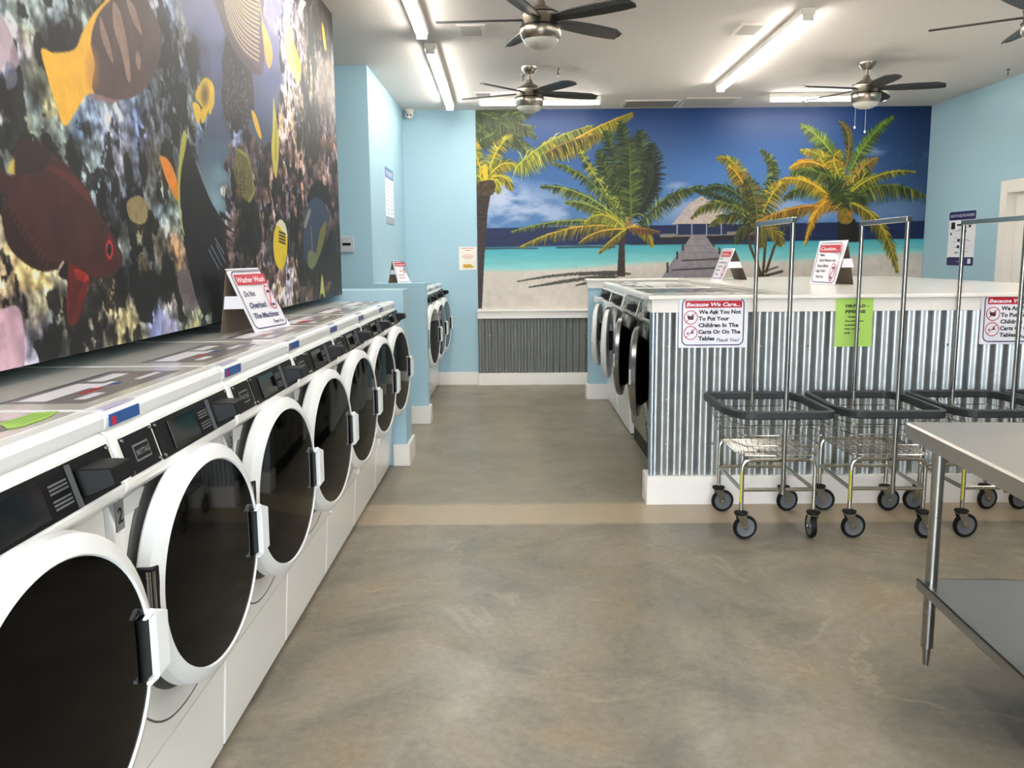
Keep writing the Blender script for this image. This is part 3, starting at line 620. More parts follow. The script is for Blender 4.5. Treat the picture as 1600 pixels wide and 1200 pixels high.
for k in range(190):
    x = rs.uniform(352, 528); y_ = rs.uniform(215, 455)
    if 440 < x < 500 and rs.rand() < .25: continue
    s_ = (x - 300) / 220; r_ = rs.uniform(2.2, 4.5); h_ = rs.uniform(8, 24); c_ = np.array([(150, 122, 120), (176, 146, 148), (128, 108, 116), (166, 134, 112)][rs.randint(4)]) * rs.uniform(.65, 1.1)
    for j in range(4):
        yy = y_ + j * h_ / 4; cv.fill([(x - r_, yy), (x - r_ * .4, yy - 4), (x + r_ * .6, yy - 4), (x + r_, yy + 1), (x + r_ * .3, yy + h_ / 4), (x - r_ * .6, yy + h_ / 4)], c_ * (1.12 - .12 * j), .55, tex=.3, cell=3, seed=k)
for p_ in ([(380, 312), (402, 318), (406, 360), (404, 395), (380, 398), (376, 350)], [(466, 392), (482, 386), (480, 440), (468, 444)], [(486, 386), (528, 392), (530, 430), (500, 440)]): cv.fill(p_, (40, 38, 40), .7, tex=.3)
# dark long-finned fish
K = (36, 36, 42)
cv.fill([(288, 208), (294, 220), (302, 245), (312, 272), (330, 315), (345, 340), (354, 358), (347, 378), (352, 405), (346, 440), (332, 472), (320, 494), (308, 470), (300, 440), (291, 400), (285, 350), (281, 290), (283, 240)], K, tex=.12)
for a_, b_ in (((345, 335), (362, 346)), ((340, 345), (366, 364)), ((338, 358), (362, 376)), ((340, 372), (358, 392)), ((342, 385), (356, 404)), ((336, 395), (352, 420)), ((330, 420), (346, 446))):
    P = cv.pts([a_, b_]); cv.seg(P[0], P[1], 3.2, .5, (24, 24, 28))
for a_, b_ in (((336, 372), (350, 396)), ((338, 382), (352, 410)), ((330, 384), (346, 414)), ((326, 390), (342, 420))): cv.line([a_, b_], .9, (176, 182, 204), .8)
cv.fill([(287, 204), (292, 214), (289, 236), (283, 268), (281, 310), (284, 345), (289, 368), (283, 352), (278, 310), (279, 262), (282, 230)], (196, 194, 104))
cv.line([(307, 253), (318, 280), (332, 312)], 1.6, (150, 156, 166), .7)
cv.fill([(250, 246), (258, 245), (268, 258), (277, 284), (278, 312), (270, 302), (258, 276)], (232, 162, 72), tex=.06)
# yellow-tailed banded fish
cv.fill([(64, 80), (72, 76), (82, 82), (116, 77), (128, 52), (144, 24), (158, 8), (176, -8), (190, 0), (170, 40), (160, 90), (150, 140), (134, 150), (118, 175), (101, 197), (88, 165), (74, 120)], (248, 204, 92), tex=.04)
cv.fill([(150, 30), (166, 6), (196, -16), (225, -6), (240, 20), (250, 44), (252, 74), (246, 104), (232, 132), (212, 150), (188, 156), (160, 150), (144, 138), (148, 100), (142, 66)], (122, 102, 98), tex=.10, cell=14)
cv.soft(144, 108, 14, 44, (214, 164, 96), .6)
for p_ in ([(156, 26), (163, 40), (172, 70), (177, 98), (170, 88), (158, 56)], [(176, 4), (186, 14), (194, 44), (202, 92), (204, 126), (198, 122), (190, 84), (178, 44)], [(198, -2), (210, 10), (216, 30), (222, 54), (212, 42), (202, 18)], [(214, 80), (220, 92), (218, 110), (212, 96)]):
    cv.fill(p_, (196, 168, 158), .75, tex=.12, cell=5)
cv.fill([(140, 146), (165, 152), (186, 157), (176, 160), (152, 156)], (176, 142, 142), .8)
# striped fish at the top
cv.fill([(336, -8), (343, 24), (354, 56), (372, 88), (388, 108), (404, 117), (412, 108), (413, 70), (410, 30), (408, -8)], (128, 112, 128), tex=.06)
cv.fill([(336, -8), (343, 24), (354, 56), (372, 88), (388, 108), (404, 117), (408, 112), (386, 90), (364, 58), (352, 26), (348, -8)], (112, 98, 98), .8)
for i in range(15):
    cv.bez((349 + i * 1.9, -4 - i), (362 + i * 1.2, 74 - i * 6.5), (404 + (i % 3), 95 - i * 7.2), .75, (226, 208, 140 + (i < 7) * 20), .95)
cv.fill([(409, 32), (416, 46), (423, 66), (426, 88), (421, 107), (415, 92), (411, 60)], (246, 190, 122), tex=.04)
cv.line([(405, 0), (408, 20), (411, 38)], 2., (222, 184, 110), .8)
# small yellow and grey fish
YF = (232, 200, 74)
cv.fill([(305, 148), (318, 123), (327, 124), (334, 135), (335, 160), (330, 172), (320, 172), (312, 162)], YF, tex=.06)
cv.fill([(301, 161), (311, 164), (314, 178), (310, 194), (305, 184)], (236, 206, 84)); cv.fill([(315, 170), (325, 172), (319, 191), (314, 190)], YF); cv.fill([(327, 168), (331, 170), (329, 179), (326, 176)], YF)
cv.soft(320, 148, 8, 22, (112, 100, 66), .8)
cv.fill([(452, 40), (457, 60), (463, 85), (470, 116), (467, 132), (460, 122), (450, 96), (446, 64)], (214, 208, 160)); cv.fill([(456, 62), (464, 82), (470, 100), (470, 116), (462, 100)], (238, 224, 90))
cv.line([(455, 68), (465, 112)], .8, (120, 110, 100)); cv.fill([(470, 0), (478, 4), (474, 14), (470, 24), (467, 12)], (222, 224, 200))
cv.fill([(503, 35), (507, 48), (510, 78), (507, 76), (504, 56)], (222, 196, 84)); cv.fill([(393, 172), (400, 180), (406, 200), (409, 217), (404, 213), (396, 190)], (230, 196, 70))
cv.fill([(427, 152), (430, 172), (434, 200), (436, 230), (432, 277), (427, 262), (424, 232), (426, 200)], (206, 198, 104)); cv.line([(431, 190), (431, 250)], 1., (60, 60, 50))
cv.fill([(366, 240), (376, 232), (387, 245), (393, 266), (398, 300), (390, 316), (380, 308), (370, 290), (365, 262)], (132, 124, 84), tex=.2, cell=4); cv.line([(372, 234), (386, 244), (393, 268), (397, 300), (389, 315)], 1.6, (172, 178, 84), .9)
for i in range(6):
    for j in range(3): cv.line([(369 + j * 5, 270 + i * 6), (372 + j * 5, 273 + i * 6)], .7, (58, 54, 40), .8)
cv.line([(363, 240), (363, 262)], 1.6, (140, 120, 190))
cv.fill([(437, 344), (444, 348), (449, 366), (448, 400), (443, 418), (436, 420), (430, 408), (427, 384), (429, 360)], (226, 206, 66), tex=.04); cv.fill([(431, 352), (438, 343), (446, 352), (449, 370), (444, 364), (436, 354)], (226, 222, 200))
for i in range(4): cv.line([(436, 362 + i * 5), (446, 366 + i * 5)], 1.1, (50, 48, 34))
cv.line([(450, 356), (453, 390)], 1., (190, 180, 170), .8)
cv.fill([(480, 318), (484, 296), (496, 281), (508, 292), (512, 316), (498, 322)], (40, 42, 52)); cv.fill([(480, 322), (494, 308), (507, 318), (513, 340), (508, 368), (500, 400), (490, 419), (479, 412), (474, 390), (475, 348)], (78, 92, 116), tex=.06)
cv.fill([(500, 360), (510, 345), (506, 376), (498, 402), (490, 418), (488, 410), (495, 390)], (142, 142, 82), .9); cv.fill([(475, 350), (482, 328), (486, 330), (478, 356)], (176, 170, 160), .8); cv.line([(486, 354), (488, 390)], 1.2, (190, 180, 90)); cv.fill([(482, 392), (492, 396), (490, 418), (482, 416)], (140, 150, 110), .9)
cv.fill([(503, 428), (501, 450), (499, 466), (503, 458), (508, 465), (506, 448)], (196, 200, 120))
# red big-eye fish
R0 = (96, 60, 56)
cv.fill([(-30, 250), (0, 262), (14, 274), (22, 272), (20, 250), (27, 222), (38, 216), (60, 224), (92, 246), (120, 274), (138, 298), (150, 326), (168, 352), (184, 382), (192, 402), (188, 418), (176, 432), (158, 435), (138, 428), (110, 414), (96, 418), (68, 424), (40, 412), (14, 384), (4, 350), (3, 326), (14, 306), (0, 300), (-30, 300)], R0, tex=.14, cell=16)
cv.fill([(27, 222), (38, 216), (60, 224), (80, 238), (70, 262), (42, 272), (24, 272), (21, 250)], (72, 50, 40), .75)
cv.fill([(70, 262), (90, 262), (116, 276), (136, 300), (146, 322), (130, 308), (104, 284)], (142, 70, 68), .55)
cv.fill([(4, 330), (20, 330), (40, 360), (66, 402), (98, 410), (94, 420), (66, 424), (38, 410), (12, 382)], (66, 42, 36), .7, tex=.2)
for i in range(10): cv.line([(22 + i * 6, 326 + i * 9), (16 + i * 6, 338 + i * 9)], .9, (120, 70, 62), .7)
cv.soft(60, 310, 60, 44, (104, 58, 58), .5); cv.soft(150, 420, 34, 18, (108, 52, 50), .6)
for i in range(5): cv.line([(13 + i, 258 - i * 3 + 10), (22, 262 - i * 5 + 8)], .8, (220, 200, 110), .9)
cv.fill([(92, 424), (102, 410), (109, 420), (107, 437), (94, 433)], (40, 38, 34)); cv.fill([(92, 418), (98, 408), (100, 410), (94, 420)], (220, 200, 190))
cv.fill([(108, 412), (124, 418), (139, 432), (136, 456), (128, 486), (119, 506), (108, 508), (104, 484), (105, 446)], (124, 48, 44), tex=.16); cv.fill([(116, 420), (138, 430), (134, 440), (120, 436)], (206, 74, 54), .8)
for i in range(5): cv.line([(116 + i * 4, 425 + i), (109 + i * 4, 500 - i * 12)], .7, (92, 34, 32), .6)
cv.fill([(171, 364), (177, 374), (179, 392), (172, 412), (166, 402), (164, 382)], (122, 44, 50)); cv.fill([(171, 374), (176, 384), (176, 398), (171, 406), (166, 396), (166, 382)], (196, 84, 92)); cv.fill([(171, 380), (174.5, 388), (172.5, 399), (168.5, 397), (168, 386)], (24, 18, 22))
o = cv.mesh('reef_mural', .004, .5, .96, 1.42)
tag(o, 'large printed coral reef mural with red and yellow fish above the washers', 'mural')

# ------------------------------------------------------------------ front-load washers
PI = math.pi
def make_washer(label, w=.700, body=None, panel=None, ang=6, zs=1.0, ringm=None, group=None, lidmat=None, steelm=False, hand=True):
    body = body or white; ringm = ringm or whited
    root = thing('washing_machine', label, 'washing machine', group=group)
    prof = [(.70, .014), (.048, .014), (.030, .285), (.024, .30), (.004, .46), (0, .50), (0, .965), (-.028, .975), (-.045, .992), (-.046, 1.006), (-.016, 1.107), (0, 1.116), (.70, 1.116)]
    if steelm: prof[0] = (.70, .13); prof[1] = (.040, .13)
    MB().prism([(a, b * zs) for a, b in prof], .003, w - .003, 'x').build('cabinet', body, root, .005)
    # curved shadow-gap moulding under the door and left column
    mb = MB(); c = w / 2
    pts = []
    for i in range(17):
        t_ = i / 16; x = .06 + (w - .07) * t_; z = (.335 + .16 * abs(2 * t_ - 1) ** 2.2) * zs
        yy = .024 - (z / zs - .30) / .16 * .020 if z / zs < .46 else .004 * max(0, (.5 - z / zs) / .04)
        pts.append((x, yy + .0005, z))
    mb.tube(pts, .0028, 5); mb.build('panel_seam', darkgrey, root)
    mb = MB(); mb.prism([(.026, .30 * zs), (.012, .302 * zs), (-.006, .46 * zs), (-.012, .49 * zs), (-.012, .92 * zs), (.002, .965 * zs)], .004, .052, 'x')
    mb.build('corner_column', body, root, .004)
    mb = MB(); mb.box(.03 if not steelm else .006, w - .03 if not steelm else w - .006, .06, .60, .0, .016 if not steelm else .13)
    mb.build('plinth', black, root)
    # lid
    lp = [(.69, 1.116), (-.004, 1.116), (-.010, 1.120), (-.012, 1.143), (-.008, 1.152), (.002, 1.157), (.69, 1.157)]
    lid = MB().prism([(a, b * zs) for a, b in lp], .0015, w - .0015, 'x').build('lid', lidmat or whited, root, .004)
    MB().box(.010, w - .010, .035, .685, 1.1572 * zs, 1.1584 * zs).build('top_panel', steel if steelm else lidm, lid)
    z = 1.1588 * zs
    # control panel plates, laid on the slope
    tx = np.array([.030, .101]); ln = np.hypot(*tx); tx /= ln; nx = np.array([-tx[1], tx[0]])
    def S(x, s_, h): return (x, -.046 + tx[0] * s_ + nx[0] * h, (1.007 + tx[1] * s_ + nx[1] * h) * zs)
    def slab(mb, x0, x1, s0, s1, h0, h1, mi=0):
        v = [S(x, s_, h) for h in (h0, h1) for s_ in (s0, s1) for x in (x0, x1)]
        mb.add(v, [(0, 2, 3, 1), (4, 5, 7, 6), (0, 1, 5, 4), (2, 6, 7, 3), (0, 4, 6, 2), (1, 3, 7, 5)], mi); return mb
    k = w / .700
    def scr(mb, xs):
        for x in xs:
            for s_ in (.014, .084): mb.lathe([(0, -.004), (.004, -.003), (.005, .002)], S(x * k, s_, .004), 'y', 8, 1)
        return mb
    pl = scr(slab(MB(), .028 * k, .178 * k, .008, .090, 0, .003), (.035, .171)).build('badge_plate', [steel if steelm else black, chrome], root)
    mb = MB(); slab(mb, .068 * k, .140 * k, .030, .066, .003, .0045, 0); slab(mb, .071 * k, .137 * k, .034, .062, .0045, .0048, 1)
    tt = text('MAYTAG', .017, .0006); ww = width(tt); o_ = Matrix()
    tt.v = [S(.074 * k + v[0] / ww * .060 * k, .042 + v[1], .0052) for v in tt.v]; mb.merge(tt, mi=0)
    mb.build('maker_badge', [badge, black], pl)
    cp = scr(slab(MB(), .190 * k, .680 * k, .006, .092, 0, .003), (.198, .672)).build('control_panel', [steel if steelm else black, chrome], root)
    slab(MB(), .26 * k, .42 * k, .014, .082, .003, .007).build('display', display, cp, .001)
    mb = MB()
    for i in range(2):
        for j in range(3): slab(mb, .445 * k, .505 * k, .05 - i * .028 + j * .007, .0535 - i * .028 + j * .007, .003, .0036, 0)
    mb.build('instruction_print', badge, cp)
    slab(MB(), .512 * k, .516 * k, .008, .088, .003, .012).build('divider', darkgrey, cp)
    mb = MB()
    a = [S(.535 * k, .018, .003), S(.635 * k, .018, .003), S(.635 * k, .074, .003), S(.535 * k, .074, .003)]
    b_ = [S(.55 * k, .024, .062), S(.632 * k, .024, .062), S(.632 * k, .056, .062), S(.55 * k, .056, .062)]
    mb.add(a + b_, [(0, 1, 2, 3), (4, 5, 6, 7), (0, 1, 5, 4), (1, 2, 6, 5), (2, 3, 7, 6), (3, 0, 4, 7)])
    mb.build('card_reader', black, cp, .002)
    # dispenser pull under the badge, recess shading put into a flat grey
    mb = MB(); mb.box(.062 * k, .205 * k, -.005, .0, .920 * zs, .958 * zs); mb.build('dispenser_pull', mat('pull_shade_grey', (206, 207, 204), .35) if not steelm else steel, root, .004)
    if not hand and not steelm:
        mb = MB(); mb.box(.10, .30, -.10, .0, .985 * zs, 1.02 * zs); mb.box(.095, .305, -.112, -.10, .975 * zs, 1.035 * zs); mb.build('detergent_drawer', ringm, root, .003)
    # oval sticker, scribbled print
    mb = MB(); E_ = [(.622 * k + .026 * math.cos(a), (.868 + .05 * math.sin(a)) * zs) for a in np.linspace(0, 2 * PI, 24, endpoint=False)]
    mb.prism(E_, -.0012, 0, 'y', 0)
    for i in range(4): mb.box(.607 * k, .607 * k + .03 - .004 * (i % 2), -.0016, -.0012, (.872 + i * .009) * zs, (.8745 + i * .009) * zs, 1)
    mb.box(.603 * k, .620 * k, -.0016, -.0012, .846 * zs, .866 * zs, 2); mb.box(.624 * k, .641 * k, -.0016, -.0012, .832 * zs, .862 * zs, 1)
    if not steelm: mb.build('oval_sticker', [signw, signb, gstick], root)
    # door and its collar
    zc = (.720 if hand else .690) * zs; xc = w / 2 + .004; R = .286
    mb = MB(); mb.lathe([(R + .016, 0), (R + .012, -.006), (R - .01, -.010), (R - .03, -.012), (R - .05, -.006), (.0, .0)], (xc, 0, zc), 'y', 48)
    mb.build('door_collar', darkgrey if not steelm else black, root)
    hx = xc - R - .004
    dr = MB(); cx = R + .004
    dr.lathe([(R - .02, .0), (R + .003, -.001), (R + .006, -.006), (R + .002, -.032), (R - .004, -.037), (.257, -.048), (.253, -.049), (.250, -.046), (.248, -.040)], (cx, 0, 0), 'y', 80)
    dr.lathe([(.2, .0), (R - .02, .0)], (cx, 0, 0), 'y', 72)
    d = dr.build('door', ringm, root); d.location = (hx, -.014, zc); d.rotation_euler = (0, 0, -math.radians(ang))
    g = MB().lathe([(.2495, -.040), (.2495, -.045), (.20, -.048), (.10, -.051), (.0001, -.052)], (cx, 0, 0), 'y', 64).build('door_glass', blackgl, d)
    if steelm: MB().lathe([(.235, .003), (.19, .05), (.16, .055), (0.0001, .06)], (cx, 0, 0), 'y', 40).build('inner_glass', blackgl, d)
    mb = MB(); mb.prism([(cx + .243, -.068), (cx + .290, -.060), (cx + .292, .052), (cx + .243, .072)], -.066, -.026, 'y')
    mb.box(cx + .214, cx + .245, -.066, -.054, -.070, -.063); mb.prism([(cx + .212, .061), (cx + .245, .062), (cx + .245, .074)], -.066, -.054, 'y')
    if not hand: mb = MB().box(cx + .262, cx + .285, -.046, -.030, -.05, .05)
    h = mb.build('door_handle', ringm, d, .003)
    MB().box(cx + .210, cx + .2435, -.053, -.042, -.063, .060).build('handle_recess', black, d, .002)
    mb = MB(); mb.box(-.002, .030, -.044, -.004, -.085, .085, 0)
    mb.build('hinge_slot', rubber, d, .002)
    MB().tube([(.006, -.036, -.08), (.006, -.036, .08)], .010, 12).build('hinge_pin', steel, d)
    if not steelm:
        # printed label on the lid
        mb = MB(); x0, x1, y0, y1 = .085, .60, .07, .25
        def r(a, b, c_, e_, mi): mb.box(x0 + (x1 - x0) * a, x0 + (x1 - x0) * b, y0 + (y1 - y0) * c_, y0 + (y1 - y0) * e_, z, z + .0004 + .0001 * mi, mi)
        r(0, 1, 0, 1, 0); r(0, 1, .95, 1, 1); r(.62, .9, .62, .84, 2); r(.66, .86, .69, .77, 0); r(.05, .55, .52, .86, 2)
        for a_ in (.08, .16, .22, .3, .37, .45): r(a_, a_ + .035, .56 + .1 * (a_ > .2), .8, 1)
        r(.52, .6, .28, .42, 3); r(.24, .42, .34, .42, 4); r(.42, .62, .42, .52, 2); r(.1, .28, .12, .26, 2); r(.7, .95, .2, .3, 2)
        mb.build('instruction_label', [decalg, decalk, signw, bstick, signr], lid)
        mb = MB(); mb.box(.016, .155, -.0138, -.0118, 1.122, 1.147, 0); mb.box(.016, .155, -.006, .014, 1.1572, 1.1581, 1); mb.box(.026, .044, -.0145, -.0138, 1.124, 1.141, 2)
        mb.build('corner_sticker', [bstick, mat('sticker_lilac', (214, 208, 236), .25), signr], lid)
    return root
def number_plate(root, num, zs=1.0):
    mb = MB(); mb.box(.010, .046, -.0145, -.012, .903 * zs, .968 * zs, 0)
    t_ = text(num, .046, .001, align='CENTER'); t_.v = [(.028 + v[0], -.0152, .919 * zs + v[1]) for v in t_.v]; mb.merge(t_, mi=1)
    mb.build('number_plate', [platem, black], root)
WX = -.830; WP = .704; W0 = .985
ordn = ['nearest the camera, cut by the left frame edge', 'second from the camera, number plate 2', 'third from the camera, under the lid sign', 'fourth from the camera, middle of the near row', 'fifth from the camera', 'sixth from the camera, last but one', 'farthest of the near row beside the half wall']
w1_ = make_washer('white front-load washer with round black door, ' + ordn[0], group='white washers in the near left row')
w1_.location = (WX, W0, 0); w1_.rotation_euler = (0, 0, PI / 2)
ws = [w1_]
for i in range(1, 7):
    ws.append(dup(w1_, (WX, W0 + WP * i, 0), PI / 2, 'white front-load washer with round black door, ' + ordn[i]))
far_l = ['first of three washers behind the second blue half wall, mostly hidden', 'middle of three washers behind the second blue half wall', 'washer at the end of the left wall beside the back wall']
for i in range(3):
    dup(w1_, (WX, 7.63 + .704 * i, 0), PI / 2, 'white front-load washer, ' + far_l[i], 'white washers in the far left bay')
for i, w_ in enumerate(ws): number_plate(w_, str(i + 1))
# lime sticker across the nearest lid's corner
mb = MB(); z = 1.1600; mb.prism([(-.885, 1.52), (-.90, 1.50), (-.945, 1.55), (-.942, 1.665), (-.90, 1.675), (-.885, 1.60)], z, z + .0004, 'z', 0)
for i in range(3): mb.box(-.935 + i * .014, -.930 + i * .014, 1.55, 1.65, z + .0004, z + .0006, 1)
tag(mb.build('lime_sticker', [green, gstick]), 'lime green sticker on the nearest washer lid', 'sticker')
mb = MB(); mb.prism([(-1.0, 3.95), (-1.0, 4.07), (-.975, 4.09), (-.975, 3.97)], z, z + .0006, 'z', 0)
tag(mb.build('red_sticker', signr), 'small red sticker on a washer lid behind the overload sign', 'sticker')

# ------------------------------------------------------------------ island with machines and counter
IY, IX0, IX1, IYB = 4.965, .795, 3.75, 8.83
mb = MB(); mb.box(IX0, IX1, IY, IY + .13, 0, 1.202)
struct('wall_island_front', mb, galvc)
mb = MB(); mb.box(.745, IX1, 8.69, IYB, 0, 1.197)
struct('wall_island_rear', mb, blue)
struct('wall_island_right', MB().box(IX1 - .1, IX1, IY + .13, 8.69, 0, 1.198), blue)
struct('wall_island_core', MB().box(1.63, 1.72, IY + .13, 8.69, 0, 1.198), trimm)
p_mb = corrug(IX0 + .002, IX1, IY - .018, .16, 1.128, .0085)
mb = p_mb
for x in np.arange(IX0 + .05, 3.7, .267):
    for z in (.36, .62, .93): mb.lathe([(0, -.005), (.005, -.004), (.006, 0)], (round((x - IX0) / .0667) * .0667 + IX0 + .0167, IY - .027, z), 'y', 8, 1)
p = struct('trim_island_cladding', mb, [galv, chrome])
mb = MB(); mb.box(IX0 - .015, IX1, IY - .035, IY, 1.126, 1.202); mb.box(IX0 - .015, IX0, IY, IY + .13, 1.126, 1.202)
struct('trim_island_band', mb, trimm, bevel=.002)
mb = MB(); mb.tube([(IX0 - .001, IY - .012, .16), (IX0 - .001, IY - .012, 1.128)], .017, 12); mb.build('corner_moulding', galvc, p)
mb = MB(); mb.box(IX0 - .03, IX1, IY - .05, IY, 0, .170); mb.box(IX0 - .03, IX0, IY, IY + .13, 0, .170)
struct('baseboard_island_front', mb, trimm, bevel=.003)
mb = MB(); mb.box(.722, IX1, 8.665, 8.69, 0, .155); mb.box(.722, .745, 8.69, IYB, 0, .155)
struct('baseboard_island_rear', mb, trimm, bevel=.003)
mb = MB(); mb.box(.73, IX1, 8.67, 8.69, 1.125, 1.197); mb.box(.73, .745, 8.69, IYB, 1.125, 1.197)
struct('trim_island_rear_band', mb, trimm, bevel=.002)
mb = MB(); mb.box(IX0 - .035, IX1 + .02, IY - .055, IY + .135, 1.202, 1.222); mb.box(1.622, IX1 + .02, IY + .135, 8.65, 1.200, 1.2205); mb.box(.71, IX1 + .02, 8.64, IYB + .02, 1.197, 1.217)
o = mb.build('island_countertop', mat('counter_white', (242, 236, 227), .18, noise=.01), None, .003); tag(o, 'long white countertop capping the corrugated island', 'countertop')
is_l = ['stainless front-load machine with ajar round door, nearest in the island side', 'stainless front-load machine with ajar round door, second in the island side']
is_w = ['white front-load machine in the island side, third from the front', 'white front-load machine in the island side, against the blue island end']
s1 = make_washer(is_l[0], w=.80, body=steel, ang=13, zs=1.028, ringm=steeld, hand=False, group='machines in the left side of the island', steelm=True)
s1.location = (.885, 5.93, 0); s1.rotation_euler = (0, 0, -PI / 2)
s2 = dup(s1, (.885, 6.79, 0), -PI / 2, is_l[1])
s3 = make_washer(is_w[0], w=.80, body=white, ang=13, zs=1.028, ringm=whited, hand=False, group='machines in the left side of the island', lidmat=whited)
s3.location = (.885, 7.69, 0); s3.rotation_euler = (0, 0, -PI / 2)
s4 = dup(s3, (.885, 8.56, 0), -PI / 2, is_w[1])

# ------------------------------------------------------------------ flat notices
def rrect(x0, x1, y0, y1, r, n=5):
    P = []
    for cx, cy, a0 in ((x1 - r, y1 - r, 0), (x0 + r, y1 - r, PI / 2), (x0 + r, y0 + r, PI), (x1 - r, y0 + r, 1.5 * PI)):
        for i in range(n + 1): a = a0 + PI / 2 * i / n; P.append((cx + r * math.cos(a), cy + r * math.sin(a)))
    return P
def ringstrip(mb, x0, x1, y0, y1, r, w, z, mi):
    A = rrect(x0, x1, y0, y1, r); B = rrect(x0 + w, x1 - w, y0 + w, y1 - w, max(r - w, .001)); n = len(A)
    mb.add([(a, b, z) for a, b in A] + [(a, b, z) for a, b in B], [(i, (i + 1) % n, n + (i + 1) % n, n + i) for i in range(n)], mi)
def nosign(mb, cx, cy, rx, ry, w, z, mi):
    n = 28; A = [(cx + rx * math.cos(2 * PI * i / n), cy + ry * math.sin(2 * PI * i / n)) for i in range(n)]; B = [(cx + (rx - w) * math.cos(2 * PI * i / n), cy + (ry - w) * math.sin(2 * PI * i / n)) for i in range(n)]
    mb.add([(a, b, z) for a, b in A] + [(a, b, z) for a, b in B], [(i, (i + 1) % n, n + (i + 1) % n, n + i) for i in range(n)], mi)
    a = .7; dx, dy = rx * a, ry * a; h = w * .6
    mb.add([(cx - dx - h, cy - dy, z), (cx - dx + h, cy - dy, z), (cx + dx + h, cy + dy, z), (cx + dx - h, cy + dy, z)], [(0, 1, 2, 3)], mi)
def flat(mb, poly, z, mi): mb.add([(a, b, z) for a, b in poly], [list(range(len(poly)))], mi)
def careprint(W=.38, H=.288):
    """print of the 'because we care' notice: z is up out of the sheet"""
    mb = MB(); e_ = .0006; s = W / .38
    ringstrip(mb, .016, W - .014, .012, H - .006, .035, .006, e_, 2)
    flat(mb, rrect(.034, W - .028, H - .063, H - .022, .006), e_, 1)
    mb.merge(fit_text('Because We Care...', .040, H - .054, W - .078, .022, .03, .25), Matrix.Translation((0, 0, e_ * 1.6)), 0)
    y = H - .0965
    for i, (s_, w_) in enumerate((('We Ask You Not', .240), ('To Put Your', .175), ('Children In The', .228), ('Carts Or On The', .240), ('Tables', .093))):
        mb.merge(fit_text(s_, .112, y - .0378 * i, w_, .0225, .042), Matrix.Translation((0, 0, e_)), 3)
    mb.merge(fit_text('Thank You!', .215, y - .0378 * 4 - .008, .132, .019, .018, .35), Matrix.Translation((0, 0, e_)), 3)
    for cy in (H - .117, H - .205): nosign(mb, .068, cy, .040, .040, .0045, e_ * 1.4, 1)
    cy = H - .117; flat(mb, [(.047, cy + .008), (.085, cy + .009), (.081, cy - .014), (.053, cy - .012)], e_, 3); flat(mb, [(.045, cy + .012), (.05, cy + .018), (.058, cy + .008)], e_, 3); flat(mb, [(.07, cy + .01), (.078, cy + .02), (.084, cy + .014)], e_, 3)
    cy = H - .205; flat(mb, [(.046, cy), (.058, cy + .002), (.056, cy - .006), (.045, cy - .007)], e_, 3); flat(mb, [(.062, cy - .006), (.075, cy + .004), (.072, cy + .014), (.08, cy + .018), (.082, cy + .004), (.09, cy - .004), (.078, cy - .002)], e_, 3)
    return mb
PM = [signw, signr, signb, signk, brownw]
def wall_sheet(name, label, cat, W, H, prnt, M, th=.003, mats_=PM, group=None, corner=.006):
    """sheet in its own frame (x right, y up, z out), laid into place by M"""
    root = thing(name, label, cat, group=group); root.matrix_world = M
    MB().prism(rrect(0, W, 0, H, corner, 3), -th, 0, 'z').build('panel', mats_[0], root)
    prnt.build('print', mats_, root, weld=False)
    return root
def frame(o, right, up):
    r = Vector(right).normalized(); u = Vector(up); u = (u - r * u.dot(r)).normalized(); n_ = r.cross(u)
    M = Matrix((r, u, n_)).transposed().to_4x4(); M.translation = o; return M
wall_sheet('notice_sign', 'white notice with red heading at the left end of the corrugated island front', 'sign', .385, .29, careprint(.385, .29), frame((.934, IY - .042, .925), (1, 0, .0), (0, 0, 1)), group='children in carts notices')
wall_sheet('notice_sign', 'white notice with red heading behind the third cart, at the right frame edge', 'sign', .385, .29, careprint(.385, .29), frame((2.65, IY - .042, .932), (1, 0, .0), (0, 0, 1)), group='children in carts notices')
mb = MB()
for s_, x, y, w_, h_ in (('OILFIELD -', .052, .225, .135, .016), ('PIPELINE', .055, .192, .115, .017)):
    mb.merge(fit_text(s_, x, y, w_, h_, .045), Matrix.Translation((0, 0, .0006)), 3)
for s_, x, y, w_, h_ in (('Safety', .072, .166, .064, .009), ('Use caution here', .055, .143, .106, .009), ('inside', .055, .12, .06, .009), ('Other workers', .052, .098, .09, .009), ('only', .05, .075, .04, .010)):
    mb.merge(fit_text(s_, x, y, w_, h_, .045), Matrix.Translation((0, 0, .0006)), 3)
wall_sheet('paper_notice', 'lime green paper notice taped to the island front behind the second cart', 'notice', .212, .275, mb, frame((1.824, IY - .042, .924), (1, 0, .0), (0, 0, 1)), th=.001, mats_=[green, signr, signb, signk], corner=.001)

